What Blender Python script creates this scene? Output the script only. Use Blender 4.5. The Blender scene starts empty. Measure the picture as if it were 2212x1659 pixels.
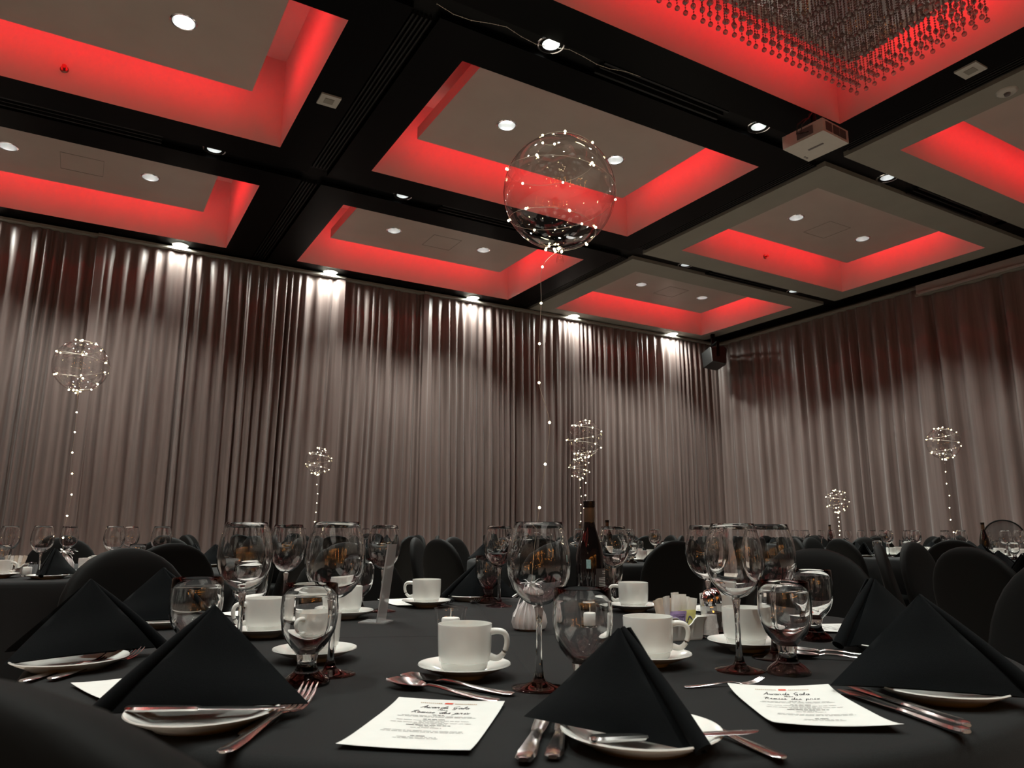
import bpy, bmesh, math, random
from math import sin, cos, pi, radians, sqrt, atan2
from mathutils import Vector, Matrix

random.seed(7)
S = bpy.context.scene
COL = S.collection
# ------------------------------------------------------------------ camera
CAM = Vector((0, 0, 0.97))
YAW, PITCH, ROLL = radians(30.29366), radians(11.29505), radians(0.209578)
fw = Vector((sin(YAW) * cos(PITCH), cos(YAW) * cos(PITCH), sin(PITCH)))
rt0 = Vector((cos(YAW), -sin(YAW), 0)); up0 = rt0.cross(fw)
rt = cos(ROLL) * rt0 + sin(ROLL) * up0
up = -sin(ROLL) * rt0 + cos(ROLL) * up0
cd = bpy.data.cameras.new('camera'); cam = bpy.data.objects.new('camera', cd); COL.objects.link(cam)
m3 = Matrix((rt, up, -fw)).transposed()
cam.matrix_world = Matrix.Translation(CAM) @ m3.to_4x4()
cd.sensor_width = 36.0; cd.sensor_fit = 'HORIZONTAL'; cd.lens = 36.0 * 1581.28 / 2212
cd.clip_start = 0.05; cd.clip_end = 100
cd.dof.use_dof = True; cd.dof.focus_distance = 2.0; cd.dof.aperture_fstop = 13.0
S.camera = cam
# ------------------------------------------------------------------ world, exposure
w = bpy.data.worlds.new('world'); S.world = w; w.use_nodes = True
w.node_tree.nodes['Background'].inputs[0].default_value = (0.9, 0.85, 0.8, 1)
w.node_tree.nodes['Background'].inputs[1].default_value = 0.0
S.view_settings.view_transform = 'Standard'; S.view_settings.look = 'None'
S.view_settings.exposure = 0.0; S.view_settings.gamma = 1.0; S.view_settings.use_curve_mapping = False
try:
    S.cycles.use_adaptive_sampling = True; S.cycles.adaptive_threshold = 0.09
    S.cycles.max_bounces = 12; S.cycles.transmission_bounces = 12; S.cycles.transparent_max_bounces = 16
    S.cycles.diffuse_bounces = 2; S.cycles.glossy_bounces = 3; S.cycles.light_sampling_threshold = 0.03
    S.cycles.caustics_refractive = False; S.cycles.caustics_reflective = False
    S.cycles.sample_clamp_indirect = 40.0; S.cycles.sample_clamp_direct = 0
except Exception:
    pass
# light levels (watts) of the lamps the room has
W_PANEL, W_BEAM, W_WASH, W_COVE = 152.0, 98.0, 80.0, 7.6
COOL = (0.95, 1.0, 0.92); REDL = (1.0, 0.012, 0.018)

# ------------------------------------------------------------------ helpers
def smooth_path(line, q=4, rad=None):
    out = []; rr = []
    L = [Vector(p) for p in line]
    for i in range(len(L) - 1):
        p0, p1, p2, p3 = L[max(i-1, 0)], L[i], L[i+1], L[min(i+2, len(L)-1)]
        for k in range(q):
            s = k / q; out.append(.5 * ((2*p1) + (p2-p0)*s + (2*p0-5*p1+4*p2-p3)*s*s + (3*p1-p0-3*p2+p3)*s**3))
            if rad: rr.append(rad[i] * (1 - s) + rad[i+1] * s)
    out.append(L[-1])
    if rad: rr.append(rad[-1]); return out, rr
    return out
class MB:
    def __init__(s): s.v = []; s.f = []
    def add(s, vs, fs):
        n = len(s.v); s.v += [tuple(p) for p in vs]; s.f += [tuple(i + n for i in q) for q in fs]; return s
    def box(s, x0, x1, y0, y1, z0, z1):
        return s.add([(x0,y0,z0),(x1,y0,z0),(x1,y1,z0),(x0,y1,z0),(x0,y0,z1),(x1,y0,z1),(x1,y1,z1),(x0,y1,z1)],
                     [(0,3,2,1),(4,5,6,7),(0,1,5,4),(1,2,6,5),(2,3,7,6),(3,0,4,7)])
    def lathe(s, prof, n=32, c=(0, 0), close=False):
        vs = []; fs = []; m = len(prof)
        for (r, z) in prof:
            for k in range(n):
                a = 2 * pi * k / n; vs.append((c[0] + r * cos(a), c[1] + r * sin(a), z))
        for i in range(m - 1 + (1 if close else 0)):
            j = (i + 1) % m
            for k in range(n):
                l = (k + 1) % n; fs.append((i*n+k, i*n+l, j*n+l, j*n+k))
        return s.add(vs, fs)
    def rings(s, rings, cap=True):
        n = len(rings[0]); vs = [p for r in rings for p in r]; fs = []
        for i in range(len(rings) - 1):
            for k in range(n):
                l = (k + 1) % n; fs.append((i*n+k, i*n+l, (i+1)*n+l, (i+1)*n+k))
        if cap:
            fs.append(tuple(range(n - 1, -1, -1))); b = (len(rings) - 1) * n; fs.append(tuple(b + k for k in range(n)))
        return s.add(vs, fs)
    def tube(s, pts, r, n=6, cap=True):
        rs = []; pts = [Vector(p) for p in pts]
        for i, p in enumerate(pts):
            t = (pts[min(i+1, len(pts)-1)] - pts[max(i-1, 0)])
            t = t.normalized() if t.length > 1e-9 else Vector((0, 0, 1))
            a = Vector((0, 0, 1)) if abs(t.z) < .9 else Vector((1, 0, 0))
            u = t.cross(a).normalized(); v = t.cross(u)
            rr = r[i] if isinstance(r, (list, tuple)) else r
            rs.append([p + rr * (cos(2*pi*k/n) * u + sin(2*pi*k/n) * v) for k in range(n)])
        return s.rings(rs, cap)
    def grid(s, nu, nv, fn, wrap=False):
        vs = [fn(i / nu, j / nv) for j in range(nv + 1) for i in range(nu + (0 if wrap else 1))]
        m = nu if wrap else nu + 1; fs = []
        for j in range(nv):
            for i in range(nu):
                k = (i + 1) % m; fs.append((j*m+i, j*m+k, (j+1)*m+k, (j+1)*m+i))
        return s.add(vs, fs)
    def ball(s, c, r, n=8, m=6):
        pr = [(max(1e-4, r * sin(pi * i / m)), c[2] - r * cos(pi * i / m)) for i in range(m + 1)]
        return s.lathe(pr, n, (c[0], c[1]))
    def mesh(s, name, mat, smooth=True):
        me = bpy.data.meshes.new(name); me.from_pydata(s.v, [], s.f); me.update()
        bm = bmesh.new(); bm.from_mesh(me)
        bmesh.ops.remove_doubles(bm, verts=bm.verts, dist=1e-6)
        bmesh.ops.recalc_face_normals(bm, faces=bm.faces)
        bm.to_mesh(me); bm.free()
        if mat is not None: me.materials.append(mat)
        if smooth:
            me.polygons.foreach_set('use_smooth', [True] * len(me.polygons))
            try: me.set_sharp_from_angle(angle=radians(smooth if smooth is not True else 42))
            except Exception: pass
        me.update(); return me

def ob(name, me, parent=None, loc=(0, 0, 0), rz=0.0, scale=None):
    o = bpy.data.objects.new(name, me); COL.objects.link(o)
    o.location = loc; o.rotation_euler = (0, 0, rz)
    if scale: o.scale = scale if not isinstance(scale, (int, float)) else (scale,) * 3
    if parent is not None: o.parent = parent
    return o
def part(name, mb, mat, parent, smooth=True, **k): return ob(name, mb.mesh(name, mat, smooth), parent, **k)
def tag(o, label=None, cat=None, group=None, kind=None):
    if label: o['label'] = label
    if cat: o['category'] = cat
    if group: o['group'] = group
    if kind: o['kind'] = kind
    return o
def thing(name, label, cat, loc=(0, 0, 0), rz=0.0, group=None):
    return tag(ob(name, None, None, loc, rz), label, cat, group)
def struct(name, mb, mat, parent=None, smooth=False, label=None):
    o = part(name, mb, mat, parent, smooth)
    if parent is None: o['kind'] = 'structure'
    if label: o['label'] = label
    return o
def copy_tree(o, parent=None):
    c = o.copy(); COL.objects.link(c); c.parent = parent
    for ch in o.children: copy_tree(ch, c)
    return c
def place(o, loc, rz, label, group=None, rx=0.0, ry=0.0):
    o.location = loc; o.rotation_euler = (rx, ry, rz); o['label'] = label
    if group: o['group'] = group
    return o
def px(p):
    d = Vector(p) - CAM; z = d.dot(fw)
    return (1106 + 1581.28 * d.dot(rt) / z, 829.5 - 1581.28 * d.dot(up) / z, z)

# ------------------------------------------------------------------ materials
def mat(name, base, rough=0.5, metal=0.0, spec=0.5, noise=0.0, nscale=40, bump=0.0, bscale=200, sheen=0.0, emit=None, estr=0.0, coat=0.0, trans=0.0, ior=1.5):
    m = bpy.data.materials.new(name); m.use_nodes = True; nt = m.node_tree; b = nt.nodes['Principled BSDF']
    b.inputs['Base Color'].default_value = (*base, 1); b.inputs['Roughness'].default_value = rough
    b.inputs['Metallic'].default_value = metal; b.inputs['Specular IOR Level'].default_value = spec
    b.inputs['Sheen Weight'].default_value = sheen; b.inputs['Coat Weight'].default_value = coat
    b.inputs['Transmission Weight'].default_value = trans; b.inputs['IOR'].default_value = ior
    if emit: b.inputs['Emission Color'].default_value = (*emit, 1); b.inputs['Emission Strength'].default_value = estr
    if noise or bump:
        tc = nt.nodes.new('ShaderNodeTexCoord')
    if noise:
        n = nt.nodes.new('ShaderNodeTexNoise'); n.inputs['Scale'].default_value = nscale; n.inputs['Detail'].default_value = 4
        nt.links.new(tc.outputs['Object'], n.inputs['Vector'])
        r = nt.nodes.new('ShaderNodeValToRGB')
        r.color_ramp.elements[0].position = .3; r.color_ramp.elements[1].position = .7
        r.color_ramp.elements[0].color = (*[c * (1 - noise) for c in base], 1); r.color_ramp.elements[1].color = (*[min(1, c * (1 + noise)) for c in base], 1)
        nt.links.new(n.outputs['Fac'], r.inputs['Fac']); nt.links.new(r.outputs['Color'], b.inputs['Base Color'])
    if bump:
        n2 = nt.nodes.new('ShaderNodeTexNoise'); n2.inputs['Scale'].default_value = bscale; n2.inputs['Detail'].default_value = 3
        nt.links.new(tc.outputs['Object'], n2.inputs['Vector'])
        bp = nt.nodes.new('ShaderNodeBump'); bp.inputs['Strength'].default_value = bump; bp.inputs['Distance'].default_value = 0.002
        nt.links.new(n2.outputs['Fac'], bp.inputs['Height']); nt.links.new(bp.outputs['Normal'], b.inputs['Normal'])
    return m
def thin_glass(name, ior=1.7, tint=(1, 1, 1)):
    m = bpy.data.materials.new(name); m.use_nodes = True; nt = m.node_tree; nt.nodes.clear()
    o = nt.nodes.new('ShaderNodeOutputMaterial'); mx = nt.nodes.new('ShaderNodeMixShader')
    t = nt.nodes.new('ShaderNodeBsdfTransparent'); t.inputs[0].default_value = (*tint, 1)
    g = nt.nodes.new('ShaderNodeBsdfGlossy'); g.inputs['Roughness'].default_value = 0.0
    fr = nt.nodes.new('ShaderNodeFresnel'); fr.inputs['IOR'].default_value = ior
    geo = nt.nodes.new('ShaderNodeNewGeometry')
    # a thin pane reflects alike from both sides: undo the inside-out index on back faces
    mi = nt.nodes.new('ShaderNodeMix'); mi.data_type = 'FLOAT'
    mi.inputs[2].default_value = ior; mi.inputs[3].default_value = 1.0 / ior
    nt.links.new(geo.outputs['Backfacing'], mi.inputs[0]); nt.links.new(mi.outputs[0], fr.inputs['IOR'])
    nt.links.new(fr.outputs[0], mx.inputs[0]); nt.links.new(t.outputs[0], mx.inputs[1]); nt.links.new(g.outputs[0], mx.inputs[2])
    nt.links.new(mx.outputs[0], o.inputs[0]); return m
def emitter(name, colr, st):
    m = bpy.data.materials.new(name); m.use_nodes = True; nt = m.node_tree; nt.nodes.clear()
    o = nt.nodes.new('ShaderNodeOutputMaterial'); e = nt.nodes.new('ShaderNodeEmission')
    e.inputs[0].default_value = (*colr, 1); e.inputs[1].default_value = st; nt.links.new(e.outputs[0], o.inputs[0]); return m

M = dict(
    black_ceiling=mat('black_painted_ceiling', (.0010, .0010, .0010), .38, noise=.2, nscale=6, spec=.05),
    grey_ceiling=mat('taupe_painted_ceiling', (.215, .20, .17), .75, noise=.04, nscale=3),
    panel=mat('taupe_floating_panel', (.37, .315, .28), .5, spec=.25, noise=.04, nscale=2.5),
    cove=mat('white_cove_paint', (.55, .53, .51), .8, noise=.02, nscale=4),
    channel=mat('black_channel_metal', (.0015, .0015, .0015), .4, spec=.1),
    slot=mat('dark_slot_metal', (.012, .012, .012), .4, metal=.3, spec=.2),
    chrome=mat('polished_chrome', (.82, .80, .82), .12, metal=1.0),
    reflector=mat('lamp_reflector', (.9, .9, .92), .3, metal=1.0),
    lamp=emitter('lamp_glow', COOL, 9.0),
    carpet=mat('patterned_carpet', (.34, .285, .245), .95, noise=.5, nscale=30, bump=.5, bscale=300),
    wall=mat('plaster_wall', (.16, .145, .135), .85, noise=.05, nscale=3),
    cloth=mat('black_table_linen', (.0088, .0096, .0099), .85, noise=.35, nscale=900, bump=.35, bscale=1400, sheen=.03, spec=.2),
    napkin=mat('black_napkin_linen', (.0022, .0031, .0038), .85, noise=.25, nscale=700, bump=.3, bscale=1500, sheen=.012, spec=.1),
    spandex=mat('black_spandex', (.0034, .0035, .0032), .65, noise=.15, nscale=500, spec=.09, sheen=.0),
    china=mat('white_porcelain', (.86, .86, .82), .12, noise=.02, nscale=20, spec=.5, coat=.3),
    steel=mat('stainless_steel', (.70, .68, .67), .2, metal=1.0, noise=.05, nscale=60),
    paper=mat('menu_paper', (.74, .74, .71), .7, noise=.02, nscale=50),
    ink=mat('black_ink', (.015, .015, .02), .7), grey_ink=mat('grey_ink', (.36, .36, .35), .8),
    brown_ink=mat('brown_ink', (.42, .25, .12), .8), red_ink=mat('red_ink', (.65, .05, .02), .7),
    glass=thin_glass('clear_thin_glass', 1.75), film=thin_glass('clear_balloon_film', 1.9),
    solid=mat('clear_solid_glass', (1, 1, 1), .0, trans=1.0, ior=1.54),
    acrylic=mat('clear_acrylic', (.85, .84, .83), .05, trans=.55, ior=1.45),
    bottle=mat('dark_bottle_glass', (.006, .004, .004), .06, spec=.6, coat=.5),
    capsule=mat('bottle_cap_metal', (.02, .015, .013), .28, metal=.6), foil_brown=mat('bottle_neck_band', (.10, .06, .035), .35, metal=.3),
    label=mat('brown_wine_label', (.035, .028, .026), .6, noise=.1, nscale=60), teal=mat('teal_tax_stamp', (.32, .52, .52), .6, noise=.2, nscale=200),
    white=mat('white_print', (.75, .74, .70), .7),
    wax=mat('white_wax', (.85, .84, .80), .5, noise=.02), salt=mat('salt_grains', (.72, .68, .65), .9, noise=.08, nscale=300),
    pepper=mat('pepper_grains', (.05, .04, .035), .9, noise=.5, nscale=400),
    pk_white=mat('white_sugar_packet', (.85, .81, .75), .7, noise=.10, nscale=30), pk_tan=mat('tan_sugar_packet', (.74, .62, .50), .7, noise=.15, nscale=40),
    pk_purple=mat('purple_sweetener_packet', (.44, .31, .58), .65, noise=.06, nscale=30), pk_yellow=mat('yellow_sweetener_packet', (.70, .64, .22), .65, noise=.06, nscale=30),
    navy=mat('navy_print', (.03, .03, .16), .7), orange=mat('orange_print', (.75, .2, .06), .7),
    foil=mat('pleated_white_foil', (.70, .66, .65), .32, metal=.25, noise=.05, nscale=60), ribbon=mat('white_ribbon', (.85, .82, .80), .45),
    wire=mat('fairy_light_wire', (.55, .50, .42), .4, metal=.7), led=emitter('fairy_light_glow', (1.0, .80, .42), 38.0),
    warm=emitter('warm_bulb_glow', (1.0, .36, .06), 40.0),
    crystal=mat('smoky_crystal_bead', (.26, .19, .18), .08, spec=.6, trans=.25, ior=1.5, coat=.4),
    crystal_ball=mat('clear_crystal_ball', (.62, .48, .46), .02, trans=.85, ior=1.45),
    plastic=mat('beige_projector_plastic', (.50, .47, .42), .5, noise=.03, nscale=20), plastic_dark=mat('dark_grille_plastic', (.12, .10, .10), .5),
    speaker=mat('black_speaker_plastic', (.004, .004, .004), .45), plate=mat('beige_ceiling_plate', (.42, .40, .36), .6, noise=.03),
    screen_case=mat('taupe_screen_case', (.33, .30, .28), .5, noise=.03, nscale=6), brass=mat('sprinkler_brass', (.25, .12, .10), .3, metal=.9),
    mesh_cloth=None, cable=mat('black_cable', (.01, .01, .01), .5),
)
def sheer():
    m = bpy.data.materials.new('sheer_black_mesh'); m.use_nodes = True; nt = m.node_tree
    b = nt.nodes['Principled BSDF']; b.inputs['Base Color'].default_value = (.02, .02, .02, 1); b.inputs['Roughness'].default_value = .7
    b.inputs['Alpha'].default_value = .62; return m
M['mesh_cloth'] = sheer()
for k_ in ('led', 'lamp'):
    try: M[k_].cycles.emission_sampling = 'NONE'
    except Exception: pass
def curtain_mat():
    m = bpy.data.materials.new('taupe_satin_drape'); m.use_nodes = True; nt = m.node_tree; b = nt.nodes['Principled BSDF']
    tc = nt.nodes.new('ShaderNodeTexCoord'); mp = nt.nodes.new('ShaderNodeMapping'); mp.inputs['Scale'].default_value = (9, 9, .25)
    n = nt.nodes.new('ShaderNodeTexNoise'); n.inputs['Scale'].default_value = 3; n.inputs['Detail'].default_value = 6
    r = nt.nodes.new('ShaderNodeValToRGB'); r.color_ramp.elements[0].position = .3; r.color_ramp.elements[1].position = .72
    r.color_ramp.elements[0].color = (.115, .083, .075, 1); r.color_ramp.elements[1].color = (.168, .125, .113, 1)
    nt.links.new(tc.outputs['Object'], mp.inputs[0]); nt.links.new(mp.outputs[0], n.inputs['Vector']); nt.links.new(n.outputs['Fac'], r.inputs[0])
    nt.links.new(r.outputs[0], b.inputs['Base Color'])
    b.inputs['Roughness'].default_value = .48; b.inputs['Specular IOR Level'].default_value = .45; b.inputs['Sheen Weight'].default_value = .25
    b.inputs['Sheen Roughness'].default_value = .4
    return m
M['drape'] = curtain_mat()

# ------------------------------------------------------------------ room shell
ZC = 4.47                      # ceiling underside
X0, X1, Y0, Y1 = -7.2, 10.30, -7.0, 9.86
struct('floor', MB().box(X0 - .1, X1 + .1, Y0 - .1, Y1 + .1, -.1, 0), M['carpet'])
struct('wall_back', MB().box(X0, X1, Y1, Y1 + .12, 0, 5.6), M['wall'])
struct('wall_right', MB().box(X1, X1 + .12, Y0, Y1 + .12, 0, 5.6), M['wall'])
struct('wall_left', MB().box(X0 - .12, X0, Y0, Y1 + .12, 0, 5.6), M['wall'])
struct('wall_front', MB().box(X0, X1, Y0 - .12, Y0, 0, 5.6), M['wall'])

UX = [(-6.067, -2.827), (-1.952, 1.288), (2.179, 5.419), (6.298, 9.5025)]       # coffer openings across
VY = [(-1.336, .684), (1.580, 3.599), (4.496, 6.516), (7.415, 9.413)]           # and along
CXC = [-6.515, -2.390, 1.733, 5.858, 9.90]; CYC = [-1.789, 1.129, 4.047, 6.965, 9.92]
HW = .10                       # half width of the channels between the cells
LX = [(-5.56, -3.33), (-1.445, .775), (2.69, 4.91), (6.80, 8.98)]               # downlights per column
ceil = ob('ceiling', None); ceil['kind'] = 'structure'

def holed_rect(mb, x0, x1, y0, y1, z, holes, r, n=16):
    """a flat face with round holes, split in cells around the holes' squares"""
    q = r * 1.5
    xs = sorted({x0, x1} | {h[0] - q for h in holes} | {h[0] + q for h in holes})
    ys = sorted({y0, y1} | {h[1] - q for h in holes} | {h[1] + q for h in holes})
    for i in range(len(xs) - 1):
        for j in range(len(ys) - 1):
            a, b, c, d = xs[i], xs[i+1], ys[j], ys[j+1]; mx, my = (a + b) / 2, (c + d) / 2
            hh = [h for h in holes if abs(h[0] - mx) < q * .5 and abs(h[1] - my) < q * .5]
            if not hh:
                mb.add([(a, c, z), (b, c, z), (b, d, z), (a, d, z)], [(0, 1, 2, 3)]); continue
            vs = []; fs = []
            for k in range(n):
                t = 2 * pi * k / n; s = 1 / max(abs(cos(t)), abs(sin(t)))
                vs += [(mx + q * s * cos(t), my + q * s * sin(t), z), (mx + r * cos(t), my + r * sin(t), z)]
            for k in range(n):
                l = (k + 1) % n; fs.append((2*k, 2*l, 2*l+1, 2*k+1))
            mb.add(vs, fs)
    return mb

lights = []
def spot(loc, wt, ang, parent=None, blend=.35, tilt=(0, 0), colr=COOL, size=.06):
    l = bpy.data.lights.new('lamp_light', 'SPOT'); l.energy = wt; l.color = colr; l.spot_size = radians(ang); l.spot_blend = blend
    l.shadow_soft_size = size
    o = bpy.data.objects.new('lamp_light', l); COL.objects.link(o); o.location = loc; o.rotation_euler = (tilt[0], tilt[1], 0)
    if parent is not None: o.parent = parent
    return o
# one downlight of each kind, then copies
def make_downlight(r, depth, lampr, lampz):
    t = ob('downlight', None)
    part('trim_ring', MB().lathe([(r*.93, .0), (r*.93, -.006), (r*1.03, -.008), (r*1.10, -.003), (r*1.10, .0)], 28), M['chrome'], t)
    part('reflector', MB().lathe([(r*.93, .0), (r*.90, depth*.35), (r*.78, depth*.7), (lampr*1.02, depth)], 28), M['reflector'], t)
    part('lamp', MB().lathe([(lampr, lampz), (lampr*.7, lampz-.008), (1e-4, lampz-.012)], 24), M['lamp'], t)
    return t
DL_P = make_downlight(.088, .075, .060, .070); DL_B = make_downlight(.098, .14, .066, .135); DL_W = make_downlight(.092, .07, .066, .062)
dl_used = set()
def downlight(proto, loc, label, group, wt, ang, tilt=(0, 0), blend=.35):
    t = proto if proto.name not in dl_used else copy_tree(proto); dl_used.add(proto.name)
    tag(place(t, loc, 0, label, group), cat='downlight')
    dz = .02 if proto is not DL_B else .05
    spot((0, 0, dz), wt, ang, t, blend, tilt)
    return t

PZ, PT, GAP, CAVZ = 4.748, .125, .338, 5.362
def cove_light(loc, sx, rot, wt):
    l = bpy.data.lights.new('cove_strip_light', 'AREA'); l.shape = 'RECTANGLE'; l.size = sx; l.size_y = .02; l.energy = wt; l.color = REDL
    l.spread = radians(170)
    o = bpy.data.objects.new('cove_strip_light', l); COL.objects.link(o); o.location = loc; o.rotation_euler = rot
    return o
COLN = ['behind-left', 'left', 'middle', 'right']; ROWN = ['', 'near', 'middle', 'back']
coffer_words = {(1, 2): 'top-left red coffer', (1, 3): 'left red coffer along the back curtain', (2, 2): 'red coffer behind the big balloon',
                (2, 3): 'middle red coffer along the back curtain', (3, 2): 'right grey-framed red coffer', (3, 3): 'corner red coffer above the speaker'}
for i, (a, b) in enumerate(UX):
    for j, (c, d) in enumerate(VY):
        grey = i == 3; fm = M['grey_ceiling'] if grey else M['black_ceiling']
        ox0, ox1 = CXC[i] + HW, (CXC[i+1] - HW); oy0, oy1 = CYC[j] + HW, min(CYC[j+1] - HW, Y1)
        if i == 3: ox1 = 9.80
        f = MB(); holes = []
        if j == 3: holes = [(x, 9.60) for x in LX[i]]
        holed_rect(f, ox0, ox1, d, oy1, ZC, [h for h in holes if ox0 < h[0] < ox1], .09)
        for q in ((ox0, ox1, oy0, c), (ox0, a, c, d), (b, ox1, c, d)):
            f.add([(q[0], q[2], ZC), (q[1], q[2], ZC), (q[1], q[3], ZC), (q[0], q[3], ZC)], [(0, 1, 2, 3)])
        for (xa, ya, xb, yb) in ((ox0, oy0, ox1, oy0), (ox1, oy0, ox1, oy1), (ox1, oy1, ox0, oy1), (ox0, oy1, ox0, oy0)):
            f.add([(xa, ya, ZC), (xb, yb, ZC), (xb, yb, ZC + .05), (xa, ya, ZC + .05)], [(0, 1, 2, 3)])
        fo = part('soffit_frame', f, fm, ceil, False)
        wv = MB()
        for (xa, ya, xb, yb) in ((a, c, b, c), (b, c, b, d), (b, d, a, d), (a, d, a, c)):
            wv.add([(xa, ya, ZC), (xb, yb, ZC), (xb, yb, CAVZ), (xa, ya, CAVZ)], [(0, 1, 2, 3)])
        wv.add([(a, c, CAVZ), (b, c, CAVZ), (b, d, CAVZ), (a, d, CAVZ)], [(0, 1, 2, 3)])
        part('cove_wall', wv, M['cove'], ceil, False)
        p = MB(); pa, pb, pc, pd = a + GAP, b - GAP, c + GAP, d - GAP
        cx, cy = (a + b) / 2, (c + d) / 2
        ph = [] if (i, j) in ((2, 1),) or j == 0 or i == 0 else [(cx - .65, cy), (cx + .65, cy)]
        holed_rect(p, pa, pb, pc, pd, PZ, ph, .086)
        for (xa, ya, xb, yb) in ((pa, pc, pb, pc), (pb, pc, pb, pd), (pb, pd, pa, pd), (pa, pd, pa, pc)):
            p.add([(xa, ya, PZ), (xb, yb, PZ), (xb, yb, PZ + PT), (xa, ya, PZ + PT)], [(0, 1, 2, 3)])
        p.add([(pa, pc, PZ + PT), (pb, pc, PZ + PT), (pb, pd, PZ + PT), (pa, pd, PZ + PT)], [(0, 1, 2, 3)])
        po = part('floating_panel', p, M['panel'], ceil, False)
        zl = PZ + PT + .03; e = .018
        cove_light((cx, pd - e, zl), pb - pa, (radians(90), 0, 0), W_COVE)
        cove_light((cx, pc + e, zl), pb - pa, (radians(-90), 0, 0), W_COVE)
        cove_light((pb - e, cy, zl), pd - pc, (radians(90), 0, radians(-90)), W_COVE * .62)
        cove_light((pa + e, cy, zl), pd - pc, (radians(90), 0, radians(90)), W_COVE * .62)
        wdz = coffer_words.get((i, j))
        for k, h in enumerate(ph):
            q = px((h[0], h[1], PZ)); vis = q[2] > 0 and -40 < q[0] < 2250 and -30 < q[1] < 1659
            if vis and wdz:
                downlight(DL_P, (h[0], h[1], PZ), f"{'left' if k == 0 else 'right'} downlight in the panel of the {wdz}", 'panel downlights', W_PANEL, 100, blend=.5)
            else: spot((h[0], h[1], PZ - .01), W_PANEL, 100, blend=.5)
        if not ph and j == 0:
            for sx in (-.65, .65): spot((cx + sx, cy, PZ - .01), W_PANEL, 100, blend=.5)
# channels between the cells, with slot diffusers
ch = MB()
for x in CXC[1:4]: ch.add([(x - HW, Y0, ZC + .05), (x + HW, Y0, ZC + .05), (x + HW, Y1, ZC + .05), (x - HW, Y1, ZC + .05)], [(0, 1, 2, 3)])
ch.add([(9.70, Y0, ZC + .05), (X1, Y0, ZC + .05), (X1, Y1, ZC + .05), (9.70, Y1, ZC + .05)], [(0, 1, 2, 3)])
for y in CYC[:4]:
    holed_rect(ch, X0, X1, y - HW, y + HW, ZC + .048, [(x, y) for c in LX for x in c], .066)
ch.add([(X0, Y0, ZC + .06), (X1, Y0, ZC + .06), (X1, CYC[0], ZC + .06), (X0, CYC[0], ZC + .06)], [(0, 1, 2, 3)])
part('service_channel', ch, M['channel'], ceil, False)
part('ceiling_deck', MB().box(X0 - .1, X1 + .1, Y0 - .1, Y1 + .1, 5.62, 5.7), M['black_ceiling'], ceil, False)
rib = MB()
for k in range(5): rib.box(-.075 + k * .0335, -.062 + k * .0335, -1.28, 1.28, ZC + .020, ZC + .05)
ribm = rib.mesh('slot_rib', M['slot'], False)
for x in CXC[1:4]:
    for y in ((CYC[1] + CYC[2]) / 2, (CYC[2] + CYC[3]) / 2, (CYC[3] + 9.85) / 2): ob('slot_diffuser', ribm, ceil, (x, y, 0))
sl = MB()
for k, wd in enumerate((.02, .012, .02)): sl.box(-.66, .66, -.075 + k * .065, -.075 + k * .065 + wd, ZC + .012, ZC + .05)
slm = sl.mesh('slot', M['slot'], False)
for y in CYC[1:4]:
    for c in LX[1:]: ob('slot_diffuser', slm, ceil, (sum(c) / 2, y, 0))
# beam and wall-washing downlights
wb = {0.775: 'dark beam under the top-left red coffer', 2.69: 'x', 4.91: 'y'}
beam_lab = {(2.69, 4.047): 'deep chrome downlight at the top of the dark beam above the big balloon', (4.91, 4.047): 'deep chrome downlight in the dark beam beside the projector',
            (.775, 6.965): 'deep chrome downlight in the dark beam between the two left red coffers', (2.69, 6.965): 'deep chrome downlight in the dark beam left of the big balloon',
            (4.91, 6.965): 'deep chrome downlight in the dark beam seen through the big balloon',
            (6.80, 4.047): 'deep chrome downlight in the channel right of the projector', (6.80, 6.965): 'left deep downlight in the channel between the two grey-framed coffers',
            (8.98, 6.965): 'right deep downlight in the channel between the two grey-framed coffers'}
for y in CYC[:4]:
    for c in LX:
        for x in c:
            lb = beam_lab.get((x, y))
            if lb: downlight(DL_B, (x, y, ZC + .048), lb, 'beam downlights', W_BEAM, 84)
            elif y < 6: spot((x, y, ZC), W_BEAM, 84)
wash_lab = {.775: 'wall-washing downlight above the back curtain, first from left', 2.69: 'wall-washing downlight above the back curtain, second from left',
            4.91: 'wall-washing downlight above the back curtain, third from left', 6.80: 'wall-washing downlight above the back curtain, fourth from left',
            8.98: 'wall-washing downlight above the back curtain, last before the corner speaker'}
for c in LX:
    for x in c:
        if x in wash_lab: downlight(DL_W, (x, 9.60, ZC), wash_lab[x], 'wall-washing downlights', W_WASH, 174, blend=.5)
        else: spot((x, 9.60, ZC), W_WASH, 174, blend=.5)

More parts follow.
